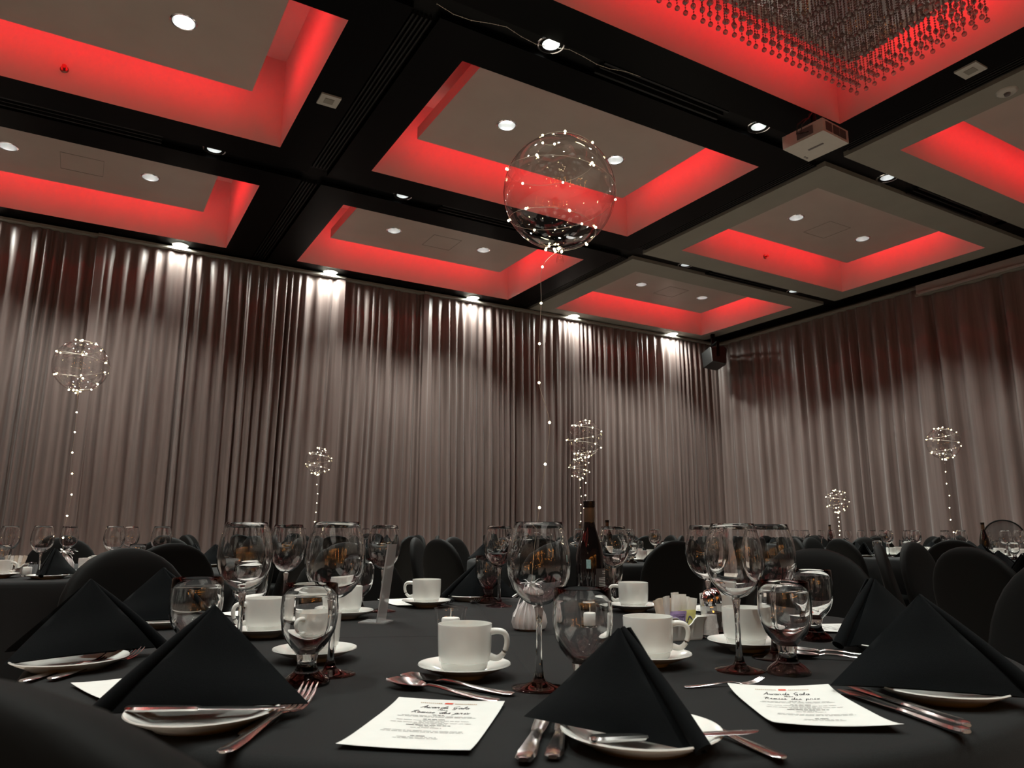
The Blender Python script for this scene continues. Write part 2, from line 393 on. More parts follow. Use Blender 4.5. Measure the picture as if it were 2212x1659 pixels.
# ------------------------------------------------------------------ curtains
def curtain(name, label, L, origin, axis, nrm, pitch, amp, seed, z1=4.42, hem=True, samp=13):
    rnd = random.Random(seed)
    n = max(8, int(L / pitch)); ph = []; xx = 0; cuts = [0]
    while cuts[-1] < L: cuts.append(cuts[-1] + pitch * rnd.uniform(.55, 1.5))
    amps = [amp * rnd.uniform(.55, 1.35) for _ in cuts]; drift = [rnd.uniform(-.035, .035) for _ in cuts]
    nu = int(L / pitch * samp); nv = 18
    ft = [rnd.uniform(0, 6.28) for _ in range(6)]
    def fn(u, v):
        s = u * L; z = z1 * (1 - v)
        k = 0
        s2 = s + (.10 * sin(1.1 * s + ft[0]) + .045 * sin(3.1 * s + ft[1])) * v * .5
        s2 = min(max(s2, 0), L - 1e-4)
        lo, hi = 0, len(cuts) - 1
        while hi - lo > 1:
            m = (lo + hi) // 2
            if cuts[m] <= s2: lo = m
            else: hi = m
        t = (s2 - cuts[lo]) / (cuts[hi] - cuts[lo])
        a = amps[lo] * (1 - t) + amps[hi] * t
        wv = cos(2 * pi * t)
        wv = math.copysign(abs(wv) ** .8, wv)
        gath = .45 + .55 * min(1, v * 9)
        off = a * gath * wv + .25 * a * sin(2 * pi * s / (pitch * 2.7) + ft[2] + 1.5 * v) + .012 * sin(9 * v + s * 1.7 + ft[3]) * v
        if hem:
            e = min(s, L - s)
            k_ = min(1, max(0, (e - .085) / .06)); off = off * k_ + .05 * (1 - k_)
        p = Vector(origin) + Vector(axis) * s + Vector(nrm) * off
        return (p.x, p.y, z)
    t = thing(name, label, 'curtain')
    part('drape', MB().grid(nu, nv, fn), M['drape'], t, 70)
    tr = MB(); o = Vector(origin); ax = Vector(axis); nn = Vector(nrm)
    q = [o - nn * .05, o + ax * L - nn * .05, o + ax * L + nn * .075, o + nn * .075]
    tr.add([(p.x, p.y, z) for z in (z1 + .004, z1 + .034) for p in q], [(0, 1, 2, 3), (4, 5, 6, 7), (0, 1, 5, 4), (1, 2, 6, 5), (2, 3, 7, 6), (3, 0, 4, 7)])
    part('track', tr, M['grey_ceiling'], t, False)
    return t
by = 9.745
curtain('curtain', 'taupe satin curtain at the far left of the back wall', 6.1, (-6.1, by, 0), (1, 0, 0), (0, -1, 0), .135, .036, 3)
curtain('curtain', 'taupe satin curtain with first bright washer streak, left of centre on back wall', 3.05, (-.12, by - .03, 0), (1, 0, 0), (0, -1, 0), .125, .033, 5)
curtain('curtain', 'narrow taupe curtain panel in the middle of the back wall', 1.42, (2.82, by, 0), (1, 0, 0), (0, -1, 0), .12, .031, 8)
curtain('curtain', 'taupe satin curtain on the back wall running to the corner', 6.03, (4.13, by - .03, 0), (1, 0, 0), (0, -1, 0), .12, .032, 11)
curtain('curtain', 'taupe curtain on the right wall beside the corner speaker', 3.98, (10.19, 9.74, 0), (0, -1, 0), (-1, 0, 0), .21, .045, 14, z1=4.40)
curtain('curtain', 'taupe curtain on the right wall under the screen case', 6.2, (10.16, 5.78, 0), (0, -1, 0), (-1, 0, 0), .25, .055, 17, z1=4.28)
t = thing('screen_case', 'long taupe projection screen case high on the right wall', 'screen case')
sc = MB().add([(10.02, 5.72, 4.30), (10.22, 5.72, 4.30), (10.22, 5.72, 4.42), (10.02, 5.72, 4.42), (10.02, 1.2, 4.30), (10.22, 1.2, 4.30), (10.22, 1.2, 4.42), (10.02, 1.2, 4.42)],
              [(0, 1, 2, 3), (4, 5, 6, 7), (0, 1, 5, 4), (1, 2, 6, 5), (2, 3, 7, 6), (3, 0, 4, 7)])
part('case', sc, M['screen_case'], t, False)
part('weight_bar', MB().box(9.985, 10.015, 1.25, 5.68, 4.275, 4.30), M['screen_case'], t, False)

# ------------------------------------------------------------------ ceiling fittings
t = thing('projector', 'beige projector hanging under the dark ceiling beam', 'projector', (5.09, 3.62, 4.17), radians(4))
bx = MB().box(-.182, .182, -.19, .19, 0, .115)
part('body', bx, M['plastic'], t, False)
gr = MB()
for g in ((-.14, -.06), (-.035, .045), (.06, .14)):
    for k in range(9):
        x = g[0] + (g[1] - g[0]) * k / 8; gr.box(x - .0025, x + .0025, -.194, -.189, .02, .098)
part('vent_grille', gr, M['plastic_dark'], t, False)
part('vent_grille', MB().box(.181, .185, -.15, .15, .03, .09), M['plastic_dark'], t, False)
part('badge', MB().box(-.01, .012, -.07, .07, -.003, .001), M['plastic_dark'], t, False)
part('port_panel', MB().box(-.186, -.181, -.10, .05, .02, .095), M['plastic_dark'], t, False)
for k in range(2): part('sticker', MB().box(.07 + .03 * k, .09 + .03 * k, .150, .165, -.002, .001), M['plastic_dark'], t, False)
part('mount_pole', MB().tube([(0, 0, .11), (0, 0, .30)], .022, 10), M['channel'], t)
part('cable', MB().tube([(-.186, -.02, .06), (-.23, .02, .05), (-.24, .0, .12), (-.19, -.03, .17), (-.10, -.02, .22), (-.05, 0, .29)], .006, 6), M['cable'], t)
part('cable', MB().tube([(-.186, -.06, .05), (-.25, -.03, .02), (-.25, -.05, .1), (-.16, -.06, .19), (-.06, -.03, .28)], .005, 6), M['cable'], t)

t = thing('loudspeaker', 'black loudspeaker bracketed in the corner under the ceiling', 'loudspeaker', (9.62, 9.26, 4.02), radians(62))
rings = []
for x in (-.27, -.25, .25, .27):
    k = 1 if abs(x) < .26 else .9
    rings.append([(x, y * k, z * k + .0) for (y, z) in ((-.13, -.17), (.12, -.12), (.14, .15), (-.10, .18), (-.16, .12))])
part('cabinet', MB().rings(rings), M['speaker'], t, 20)
part('grille', MB().box(-.235, .235, -.152, -.145, -.13, .08), M['plastic_dark'], t, False)
part('bracket', MB().box(-.28, .28, -.02, .03, .23, .255).box(-.285, -.272, -.02, .03, -.02, .255).box(.272, .285, -.02, .03, -.02, .255).box(-.03, .03, -.03, .03, .25, .46), M['channel'], t, False)

def plate(loc, label, s=.082):
    t = thing('ceiling_plate', label, 'ceiling plate', loc, 0, 'beige ceiling plates')
    part('cover', MB().box(-s, s, -s, s, -.014, 0), M['plate'], t, False)
    part('grille', MB().box(-s*.45, s*.45, -s*.45, s*.45, -.018, -.013), M['slot'] if False else M['grey_ceiling'], t, False)
plate((1.455, 5.52, ZC), 'small square beige plate on the dark beam left of the balloon coffer')
plate((5.60, 2.59, ZC), 'square beige plate on the dark beam right of the chandelier')
t = thing('smoke_detector', 'round white smoke detector on the grey ceiling at upper right', 'smoke detector', (6.15, 2.60, ZC))
part('base', MB().lathe([(.001, -.02), (.06, -.02), (.075, -.008), (.078, 0)], 24), M['plate'], t)
part('sensor', MB().lathe([(.001, -.04), (.02, -.038), (.025, -.02)], 16), M['plastic_dark'], t)
for (x, z, lb) in ((-.463, 4.668, 'small sidewall sprinkler head in the top-left red coffer'), (7.85, 4.69, 'small sidewall sprinkler head in the right grey-framed coffer')):
    t = thing('sprinkler', lb, 'sprinkler', (x, 6.516, z), 0, 'sprinkler heads')
    part('escutcheon', MB().add(*[[(.032*cos(2*pi*k/20), -.006 if 0 else 0.0, .032*sin(2*pi*k/20)) for k in range(20)] + [(.024*cos(2*pi*k/20), -.014, .024*sin(2*pi*k/20)) for k in range(20)], [(k, (k+1) % 20, 20+(k+1) % 20, 20+k) for k in range(20)] + [tuple(range(20, 40))]]), M['brass'], t)
    part('head', MB().tube([(0, -.01, 0), (0, -.05, 0)], .010, 10).tube([(0, -.05, 0), (0, -.055, 0)], .018, 12), M['brass'], t)
for (x, y, lb) in ((-.33, 8.47, 'access hatch in the panel of the left back coffer'), (3.85, 8.47, 'access hatch in the panel of the middle back coffer'), (7.9, 5.56, 'access hatch in the panel of the right coffer'), (7.9, 8.45, 'access hatch in the panel of the corner coffer')):
    m = MB()
    for (x0, x1, y0, y1) in ((-.2, .2, -.2, -.196), (-.2, .2, .196, .2), (-.2, -.196, -.2, .2), (.196, .2, -.2, .2)): m.box(x0, x1, y0, y1, -.003, 0)
    h = part('access_hatch', m, M['grey_ceiling'], ceil, False, loc=(x, y, PZ))
t = thing('fairy_light_string', 'thin unlit string of fairy lights pinned along the dark beam at top', 'string lights')
pts = [(1.75 + .13 * k, 4.02 - .006 * k + .02 * sin(k * 1.3), ZC - .01 - .025 * abs(sin(k * .8))) for k in range(14)]
part('wire', MB().tube(pts, .0022, 4), M['wire'], t)
m = MB()
for k in range(26): u = k / 26 * 13; i = int(u); f = u - i; p = [pts[i][q] * (1 - f) + pts[i+1][q] * f for q in range(3)]; m.ball(p, .005, 5, 4)
tag(part('bulbs', m, M['wire'], t), kind='stuff')

# chandelier
t = thing('chandelier', 'rectangular chandelier of hanging smoky crystal bead strands', 'chandelier', (3.80, 2.59, PZ))
part('base_plate', MB().box(-1.12, 1.12, -.53, .53, -.05, 0), M['reflector'], t, False)
def strand(L, balls, seed):
    rnd = random.Random(seed); m = MB(); z = -.05
    while z > -L:
        r = .0085 if rnd.random() < .8 else .006
        m.add([(r, 0, z), (0, r, z), (-r, 0, z), (0, -r, z), (0, 0, z + .011), (0, 0, z - .011)],
              [(0, 1, 4), (1, 2, 4), (2, 3, 4), (3, 0, 4), (1, 0, 5), (2, 1, 5), (3, 2, 5), (0, 3, 5)]); z -= .0205
    return m
def ballm(r=.0175): return MB().ball((0, 0, 0), r, 10, 7)
ball_me = ballm().mesh('crystal_ball', M['crystal_ball'])
protos = [strand(L, None, k).mesh('bead_strand', M['crystal'], False) for k, L in enumerate((.44, .41, .37, .32))]
cells = []
nx, ny = 30, 14
for i in range(nx):
    for j in range(ny):
        x = -1.07 + 2.14 * i / (nx - 1); y = -.48 + .96 * j / (ny - 1)
        e = min(i, nx - 1 - i, j, ny - 1 - j)
        k = 0 if e < 3 else (1 + (i * 7 + j * 3) % 3)
        cells.append((px((3.8 + x, 2.59 + y, 4.4)), x + random.uniform(-.006, .006), y + random.uniform(-.006, .006), k, e))
cells.sort(key=lambda c: (c[0][1] < -60, -c[0][2] * 0 + c[4]))
rest = MB()
for n, (q, x, y, k, e) in enumerate(cells):
    L = (.44, .41, .37, .32)[k]
    if n < 140:
        s = ob('bead_strand', protos[k], t, (x, y, 0), random.uniform(0, 1.5))
        ob('crystal_ball', ball_me, s, (0, 0, -L - .018))
        ob('crystal_ball', ball_me, s, (0, 0, -L + (.062 if e < 3 else .16)))
    else:
        rest.add([(a + x, b + y, c) for (a, b, c) in [tuple(v.co) for v in protos[k].vertices]], [tuple(p.vertices) for p in protos[k].polygons])
        rest.ball((x, y, -L - .018), .0175, 6, 5)
        if e < 4: rest.ball((x, y, -L + .062), .0175, 6, 5)
tag(part('bead_strands', rest, M['crystal'], t, False), kind='stuff')

# ------------------------------------------------------------------ tables
TZ = .75; TR = .915
def tablecloth(label, x, y, seed, seats=()):
    rnd = random.Random(seed); f1, f2 = rnd.uniform(0, 6), rnd.uniform(0, 6)
    prof = [(.0, .0), (.3, .0), (.6, .0), (.80, .0), (.885, .0), (.902, -.0015), (.911, -.006), (.9155, -.014), (.917, -.03), (.92, -.10), (.925, -.25), (.93, -.45), (.935, -.6), (.94, -.738)]
    n = 120
    def fn(u, v):
        k = v * (len(prof) - 1); i = min(int(k + 1e-6), len(prof) - 1); r, z = prof[i]; a = 2 * pi * u
        d = max(0, -z - .02) / .72
        r += d * (.035 * cos(14 * a + f1) + .015 * cos(23 * a + f2) + .01)
        for c_ in seats:                      # the seats push the hanging cloth in
            da = (a - radians(c_) + pi) % (2 * pi) - pi
            r -= .15 * math.exp(-(da / .30) ** 4) * min(1, max(0, -z - .13) / .16)
        return (max(r, 1e-4) * cos(a), max(r, 1e-4) * sin(a), TZ + z)
    o = part('tablecloth', MB().grid(n, len(prof) - 1, fn, wrap=True), M['cloth'], None, 50, loc=(x, y, 0))
    if seed == 1:                         # ironed fold lines on the top
        for (cx_, cy_, dx_, dy_) in ((-.03, .07, .39, .92), (-.23, .09, -.92, .39)):
            m = MB(); L_ = .60
            def cr(u, v):
                q = (2 * u - 1) * L_; k = (2 * v - 1)
                return (cx_ + dx_ * q - dy_ * k * .004, cy_ + dy_ * q + dx_ * k * .004, TZ + .0009 * (1 - k * k) + .00005)
            part('fold_line', m.grid(24, 4, cr), M['cloth'], o, 80)
    return tag(o, label, 'tablecloth', 'black floor-length tablecloths')
NT = (.86, 1.41)
TB = dict(L=(-.05, 4.68), B2=(2.22, 8.02), B3=(3.42, 4.71), B4=(5.9, 8.22), B5=(6.74, 3.76), B6=(8.60, 6.24), E=(4.33, 1.29))
TW = dict(L='left table', B2='left back table', B3='table behind the bottle', B4='farthest back table', B5='right-hand table', B6='far corner table', E='right edge table')
# ---- chair: spandex-covered banquet chair, origin on the floor under the seat, backrest towards -y
def make_chair():
    t = ob('banquet_chair', None); sp = M['spandex']
    def ell(cx, cy, z, a, b, n=22, e=.55):
        return [(cx + a * math.copysign(abs(cos(2*pi*k/n)) ** e, cos(2*pi*k/n)), cy + b * math.copysign(abs(sin(2*pi*k/n)) ** e, sin(2*pi*k/n)), z) for k in range(n)]
    rs = []
    for z in (.20, .30, .40, .50, .58, .66, .73, .78, .82, .855, .88, .898, .908, .912):
        w = .20 + .022 * min(1, (z - .2) / .4)
        if z > .68: w *= sqrt(max(0.0, 1 - ((z - .68) / .2325) ** 2.2))
        th = .026 + .012 * sin(min(1, (z - .2) / .5) * pi)
        if z > .86: th *= sqrt(max(.02, 1 - ((z - .86) / .0535) ** 2))
        y = -.20 - .10 * max(0, z - .45) / .46
        rs.append(ell(0, y, z, max(w, .02), th))
    part('backrest', MB().rings(rs), sp, t, 60)
    st = [ell(0, .02, z, a, b, 24, .45) for z, a, b in ((.385, .20, .20), (.39, .215, .215), (.43, .222, .222), (.455, .215, .215), (.466, .19, .19), (.470, .10, .10))]
    part('seat', MB().rings(st), sp, t, 60)
    n = 48
    def sk(u, v):
        a = 2 * pi * u; c, s_ = cos(a), sin(a); e = .45
        bx_, by_ = math.copysign(abs(c) ** e, c), math.copysign(abs(s_) ** e, s_)
        cr = abs(sin(2 * a)) ** 1.6
        zb = .30 - .285 * cr
        k = 1 + .10 * v * cr - .10 * v * (1 - cr)
        return (.215 * bx_ * k, .02 + .215 * by_ * k, .40 + (zb - .40) * v)
    part('skirt', MB().grid(n, 5, sk, wrap=True), sp, t, 60)
    for sx in (-1, 1):
        for sy in (-1, 1):
            part('leg', MB().tube([(sx*.185, .02+sy*.185, .38), (sx*.215, .02+sy*.215, .012)], [.045, .02], 8), sp, t)
    return t
CH = make_chair(); CH['category'] = 'chair'; ch_used = []
def chair(x, y, face, label, group):
    c = CH if not ch_used else copy_tree(CH); ch_used.append(c)
    return place(c, (x, y, 0), face - pi / 2, label, group)
def chair_at(c, ang, r, label, group, twist=0):
    """backrest at distance r from the table's centre c, facing it"""
    a = radians(ang); rr = r - .27
    return chair(c[0] + rr * cos(a), c[1] + rr * sin(a), a + pi + radians(twist), label, group)
near_chairs = ((228.3, 1.333, 'black spandex chair in the very foreground, blurred at the lower left corner'), (121, 1.36, 'large rounded black chair behind the two left napkins'),
                 (88, 1.33, 'black chair across the table behind the tall wine glasses left of the acrylic stand'), (52, 1.30, 'black chair across the table directly behind the wine bottle'),
                 (12.5, 1.36, 'rounded black chair behind the small water goblet at right'), (338.8, 1.34, 'black chair at the right edge beside the right napkins'))
tablecloth('black linen tablecloth on the round table in the foreground', *NT, 1, [c[0] for c in near_chairs])
for a, r, lb in near_chairs:
    chair_at(NT, a, r, lb, 'chairs at the foreground table')
ords = ['first', 'second', 'third', 'fourth', 'fifth', 'sixth', 'seventh', 'eighth', 'ninth', 'tenth', 'eleventh', 'twelfth']
far_chairs = dict(L=(0, [-73, -37, -2, 31, 62, 92, 120]), B2=(10, [0, 36, 72, 108, 144, 180, 216, 252, 288, 324]),
                  B3=(5, [0, 36, 72, 108, 144, 180, 216, 252, 288, 324]), B4=(20, [0, 36, 72, 108, 144, 180, 216, 252, 288, 324]),
                  B5=(29.2, [0, 36, 72, 108, 144, 180, 216, 252, 288, 324]), B6=(15, [0, 36, 72, 108, 144, 180, 216, 252, 288, 324]),
                  E=(20, [72, 108, 144, 180, 216]))
def label_row(objs, what, where, cat=None):
    objs.sort(key=lambda o: px(o.matrix_world.translation if False else o.location)[0])
    for k, o in enumerate(objs):
        o['label'] = f'{what}, {ords[k]} from left at the {where}' if k < 12 else f'{what} at the {where}'
        if cat: o['category'] = cat
for k, (n, c) in enumerate(TB.items()): tablecloth(f'black floor-length tablecloth on the {TW[n]}', *c, 10 + k, [a + far_chairs[n][0] for a in far_chairs[n][1]])
for n, (off, angs) in far_chairs.items():
    cs = []
    for a in angs:
        p = (TB[n][0] + 1.25 * cos(radians(a + off)), TB[n][1] + 1.25 * sin(radians(a + off)), .9); q = px(p)
        if q[2] < .5 or q[0] < -120 or q[0] > 2320 or p[0] > 9.95 or p[1] > 9.55: continue
        cs.append(chair_at(TB[n], a + off, 1.30, '', f'chairs at the {TW[n]}', random.uniform(-9, 9)))
    label_row(cs, 'black spandex chair', TW[n])
# round sheer-backed chair at the right
t = thing('mesh_back_chair', 'chair with a tall round sheer black back behind the right-hand table', 'chair', (8.80, 4.35, 0), atan2(-4.35, -8.8) - pi / 2)
hoop = [(.20 * cos(a), -.20, .90 + .20 * sin(a)) for a in [pi * (-.25 + 1.5 * k / 30) for k in range(31)]]
part('hoop', MB().tube(hoop, .008, 8), M['spandex'], t)
part('sheer_panel', MB().grid(20, 2, lambda u, v: (.196 * (1 - .999 * v) * cos(2*pi*u), -.20 + .015 * (v - .5), .90 + .196 * (1 - .999 * v) * sin(2*pi*u)), wrap=True), M['mesh_cloth'], t)
part('seat', MB().lathe([(.001, .40), (.20, .40), (.22, .42), (.22, .45), (.2, .47), (.001, .475)], 24), M['spandex'], t)
for sx in (-1, 1):
    for sy in (-1, 1): part('leg', MB().tube([(sx * .15, sy * .15, .41), (sx * .19, sy * .19, 0.0)], .014, 8), M['spandex'], t)
    part('back_post', MB().tube([(sx * .141, -.20, .76), (sx * .15, -.17, .42)], .01, 8), M['spandex'], t)

# ------------------------------------------------------------------ glassware prototypes
def make_wine():
    t = ob('wine_glass', None); t['category'] = 'wine glass'
    bowl = [(.0075, .1135), (.017, .1165), (.028, .1245), (.0378, .1375), (.0445, .1535), (.0470, .171), (.0460, .188), (.0426, .206), (.0385, .221), (.0352, .2315)]
    inner = [(max(1e-4, r - .0011 - .001 * max(0, 1 - (z - .113) / .02)), z + .0010 + .0015 * max(0, 1 - (z - .113) / .02)) for r, z in bowl]
    inner[-1] = (bowl[-1][0] - .0011, bowl[-1][1])
    part('bowl', MB().lathe([(1e-4, .1128)] + bowl + [(.0347, .2323)] + inner[::-1] + [(1e-4, .1158)], 44), M['solid'], t, 80)
    part('stem', MB().lathe([(1e-4, .1124), (.005, .1123), (.0072, .1112), (.0058, .104), (.0045, .092), (.0042, .07), (.0044, .045), (.0055, .025), (.0085, .0135), (.011, .0095)], 20), M['solid'], t)
    part('foot', MB().lathe([(.011, .0095), (.020, .0058), (.032, .0032), (.0385, .0022), (.0395, .0012), (.038, .0), (1e-4, .0)], 36), M['solid'], t)
    return t
def make_goblet():
    t = ob('water_goblet', None); t['category'] = 'water goblet'
    bowl = [(.0165, .044), (.0235, .051), (.032, .062), (.0382, .076), (.0412, .093), (.0415, .107), (.0405, .123), (.0392, .1405)]
    inner = [(max(1e-4, r - .0022 - .003 * max(0, 1 - (z - .044) / .03)), z + .0012 + .002 * max(0, 1 - (z - .044) / .03)) for r, z in bowl]
    inner[-1] = (bowl[-1][0] - .0022, bowl[-1][1])
    part('bowl', MB().lathe([(1e-4, .0436)] + bowl + [(.0381, .1415)] + inner[::-1] + [(1e-4, .0468)], 44), M['solid'], t, 80)
    part('stem', MB().lathe([(1e-4, .0432), (.010, .0431), (.0160, .0428), (.0145, .036), (.0135, .030), (.0145, .024), (.0185, .0175)], 28), M['solid'], t)
    part('foot', MB().lathe([(.0185, .0175), (.026, .0125), (.0320, .0070), (.0342, .0030), (.0335, .0), (1e-4, .0)], 32), M['solid'], t)
    return t
def make_cup():
    t = ob('coffee_cup', None); t['category'] = 'cup'
    prof = [(1e-4, .0), (.027, .0), (.029, .0025), (.0335, .0065), (.0355, .0115), (.0362, .0165), (.0388, .018), (.0405, .028), (.0415, .05), (.0418, .0705), (.0415, .0722), (.0403, .0722), (.0398, .0700), (.0394, .05), (.037, .022), (.030, .010), (1e-4, .008)]
    part('body', MB().lathe(prof, 64), M['china'], t, 50)
    pts = [(.0395, 0, .0605), (.050, 0, .0620), (.0605, 0, .0600), (.0655, 0, .0520), (.0650, 0, .0400), (.0600, 0, .0290), (.0510, 0, .0225), (.0395, 0, .0245)]
    hp, hr = smooth_path(pts, 4, [.0055, .0048, .0045, .0043, .0042, .0042, .0046, .0058])
    part('handle', MB().tube(hp, hr, 12), M['china'], t, 80)
    return t
def make_saucer():
    prof = [(1e-4, .004), (.024, .004), (.0255, .0), (.031, .0), (.034, .0045), (.052, .0105), (.0685, .0175), (.0712, .0192), (.0705, .0206), (.067, .0200), (.051, .0135), (.0345, .0082), (.031, .0062), (1e-4, .0062)]
    return MB().lathe(prof, 48).mesh('saucer', M['china'], 60)
def make_plate():
    prof = [(1e-4, .0025), (.048, .0025), (.05, .0), (.055, .0), (.060, .004), (.075, .0105), (.0835, .0150), (.0850, .0163), (.0842, .0178), (.082, .0175), (.072, .0122), (.058, .0065), (.052, .0050), (1e-4, .0050)]
    return MB().lathe(prof, 48).mesh('side_plate', M['china'], 60)
WG, GB, CP = make_wine(), make_goblet(), make_cup(); SA_ME, PL_ME = make_saucer(), make_plate()
used = {}
def clone(proto):
    if used.get(proto.name): return copy_tree(proto)
    used[proto.name] = 1; return proto
def wine(x, y, lb, g='wine glasses on the foreground table', z=TZ): return place(clone(WG), (x, y, z), random.uniform(0, 6), lb, g)
def goblet(x, y, lb, g='water goblets on the foreground table', z=TZ): return place(clone(GB), (x, y, z), random.uniform(0, 6), lb, g)
def saucer(x, y, lb, g, z=TZ): return tag(ob('saucer', SA_ME, None, (x, y, z)), lb, 'saucer', g)
def cup(x, y, rz, lb, g, z=TZ + .0062): return place(clone(CP), (x, y, z), rz, lb, g)
def plate_at(x, y, lb, g, z=TZ): return tag(ob('side_plate', PL_ME, None, (x, y, z)), lb, 'plate', g)
def vdir(deg):   # a heading given as turned from the view axis, clockwise from straight away
    return pi / 2 - YAW - radians(deg)

# napkin: stands as a tent on its folded spine; origin at the spine's foot, faces open towards +y
def make_napkin(a=.172, phi=radians(16), seed=0):
    rnd = random.Random(seed)
    h = a * sqrt(2); ya = (h / 2) / cos(phi); za = sqrt(a * a - ya * ya)
    A = Vector((0, ya, za)); S0 = Vector((0, 0, 0)); R = Vector((h * sin(phi), h * cos(phi), 0)); L = Vector((-h * sin(phi), h * cos(phi), 0))
    f1, f2 = rnd.uniform(0, 6), rnd.uniform(0, 6)
    def face(C, out, off, lo, bulge, n=14):
        # triangle spine(S0-A) to corner C: u along from the spine, v up the spine
        nrm = (A - S0).cross(C - S0).normalized()
        if nrm.x * out < 0: nrm = -nrm
        rings_ = []
        def P(u, v, sgn):
            # point on spine at v, then towards the opposite edge
            base = S0.lerp(A, v); far = C.lerp(A, v)
            uu = lo + (1 - lo) * u
            p = base.lerp(far, uu)
            wv = sin(pi * min(1, uu)) * (1 - v) * bulge + .0050 * sin(4.2 * uu + 3 * v + f1) * uu * (1 - .6 * v) + .0022 * sin(9 * v + 3 * uu + f2) * (1 - v)
            th = .0016 * (1 if 0 < u < 1 else .2)
            q = p + nrm * (off + wv + sgn * th)
            # rounded lower corner at the spine foot
            if q.z < 0: q.z = 0
            return q
        m = MB()
        vs = []; 
        for sgn in (1, -1):
            m.grid(n, 10, lambda u, v, s=sgn: tuple(P(u, v * .985, s)))
        # close the rims
        for (u0, v0, u1, v1) in ((0, 0, 0, 1), (1, 0, 1, 1), (0, 0, 1, 0), (0, 1, 1, 1)):
            for k in range(14):
                a0, a1 = k / 14, (k + 1) / 14
                pa = (u0 + (u1-u0)*a0, (v0 + (v1-v0)*a0) * .985); pb = (u0 + (u1-u0)*a1, (v0 + (v1-v0)*a1) * .985)
                m.add([tuple(P(*pa, 1)), tuple(P(*pb, 1)), tuple(P(*pb, -1)), tuple(P(*pa, -1))], [(0, 1, 2, 3)])
        return m
    t = ob('napkin', None); t['category'] = 'napkin'
    for C, s in ((R, 1), (L, -1)):
        part('fold', face(C, s, .000, 0.0, .012), M['napkin'], t, 50)
        part('flap', face(C, s, .0085, .085, .018), M['napkin'], t, 50)
    part('spine', MB().tube([S0 + Vector((0, .004, .003)), A * .25 + Vector((0, -.002, 0)), A * .5 + Vector((0, -.003, 0)), A * .75 + Vector((0, -.002, 0)), A], [.0105, .0095, .008, .0065, .004], 10), M['napkin'], t)
    return t
NK = make_napkin()
def napkin(sx, sy, heading, lb, g, z=TZ + .012, sc=1.0, lean=0.0):
    o = place(clone(NK), (sx, sy, z), heading - pi / 2, lb, g); o.scale = (sc, sc, sc); o.rotation_euler[0] = lean
    return o

# cutlery, lying along +x with the handle end at the origin
def loft(secs, n=8, e=.7):
    return MB().rings([[(x, y + w * math.copysign(abs(cos(2*pi*k/n)) ** e, cos(2*pi*k/n)), z + t * math.copysign(abs(sin(2*pi*k/n)) ** e, sin(2*pi*k/n))) for k in range(n)] for (x, y, z, w, t) in secs])
def make_fork(L=.205):
    t = ob('fork', None); t['category'] = 'fork'
    part('handle', loft([(0, 0, .003, .004, .0012), (.003, 0, .003, .008, .0016), (.012, 0, .003, .0098, .0017), (.035, 0, .0035, .0088, .0016), (.07, 0, .005, .0055, .0019), (.10, 0, .0075, .0034, .0021), (.125, 0, .0085, .0032, .0020), (.140, 0, .0065, .005, .0015), (.150, 0, .0050, .0105, .0012), (.160, 0, .0045, .0122, .0011)]), M['steel'], t)
    h = MB()
    for k in range(4):
        y = -.0099 + .0066 * k
        h.add(*(lambda r: (r.v, r.f))(loft([(.158, y, .0045, .0026, .0011), (.170, y, .0048, .0022, .0011), (.185, y * 1.02, .0078, .0019, .001), (.198, y * 1.02, .0135, .0015, .0009), (.205, y * 1.02, .0175, .0007, .0006)], 6)))
    part('tines', h, M['steel'], t)
    return t
def make_spoon():
    t = ob('spoon', None); t['category'] = 'spoon'
    part('handle', loft([(0, 0, .003, .004, .0012), (.003, 0, .003, .0075, .0016), (.012, 0, .003, .0092, .0017), (.035, 0, .0035, .0082, .0016), (.07, 0, .0055, .0052, .0019), (.10, 0, .0085, .0034, .0021), (.118, 0, .0090, .0032, .0020), (.128, 0, .0068, .0045, .0014), (.134, 0, .005, .007, .001)]), M['steel'], t)
    m = MB()
    def bw(u, v, s):
        x = .128 + .062 * u; wd = .0195 * sqrt(max(0.0, 1 - ((u - .55) / .56) ** 2)) if True else 0
        y = wd * (2 * v - 1); d = .0075 * (1 - (2 * v - 1) ** 2) * sin(pi * min(1, max(0, u * .9 + .1))) 
        return (x, y, .0078 + .003 * u - d - (0 if s > 0 else .0011))
    for s in (1, -1): m.grid(14, 10, lambda u, v, s=s: bw(u, v, s))
    part('bowl', m, M['steel'], t, 70)
    return t
def make_knife(L=.225):
    t = ob('table_knife', None); t['category'] = 'knife'
    part('handle', loft([(0, 0, .005, .005, .002), (.004, 0, .005, .0088, .0038), (.018, 0, .005, .0105, .0042), (.045, 0, .005, .0088, .0038), (.085, 0, .005, .0066, .0036), (.100, 0, .005, .0062, .0036), (.104, 0, .005, .0075, .0026)]), M['steel'], t)
    part('blade', loft([(.103, 0, .005, .0072, .0015), (.12, .0005, .005, .0085, .0013), (.17, .001, .005, .0098, .0012), (.20, .0015, .005, .0095, .0011), (.216, .0035, .005, .006, .001), (.223, .0065, .005, .0015, .0006)]), M['steel'], t)
    return t
FK, SN, KN = make_fork(), make_spoon(), make_knife()
def lay(proto, x0, y0, x1, y1, lb, g, z=TZ + .0005, flip=False, sc=1.0, tilt=0.0):
    o = place(clone(proto), (x0, y0, z), atan2(y1 - y0, x1 - x0), lb, g)
    if flip: o.rotation_euler[0] = pi; o.location.z = z + .014
    o.rotation_euler[1] = tilt; o.scale = (sc, sc, sc); return o

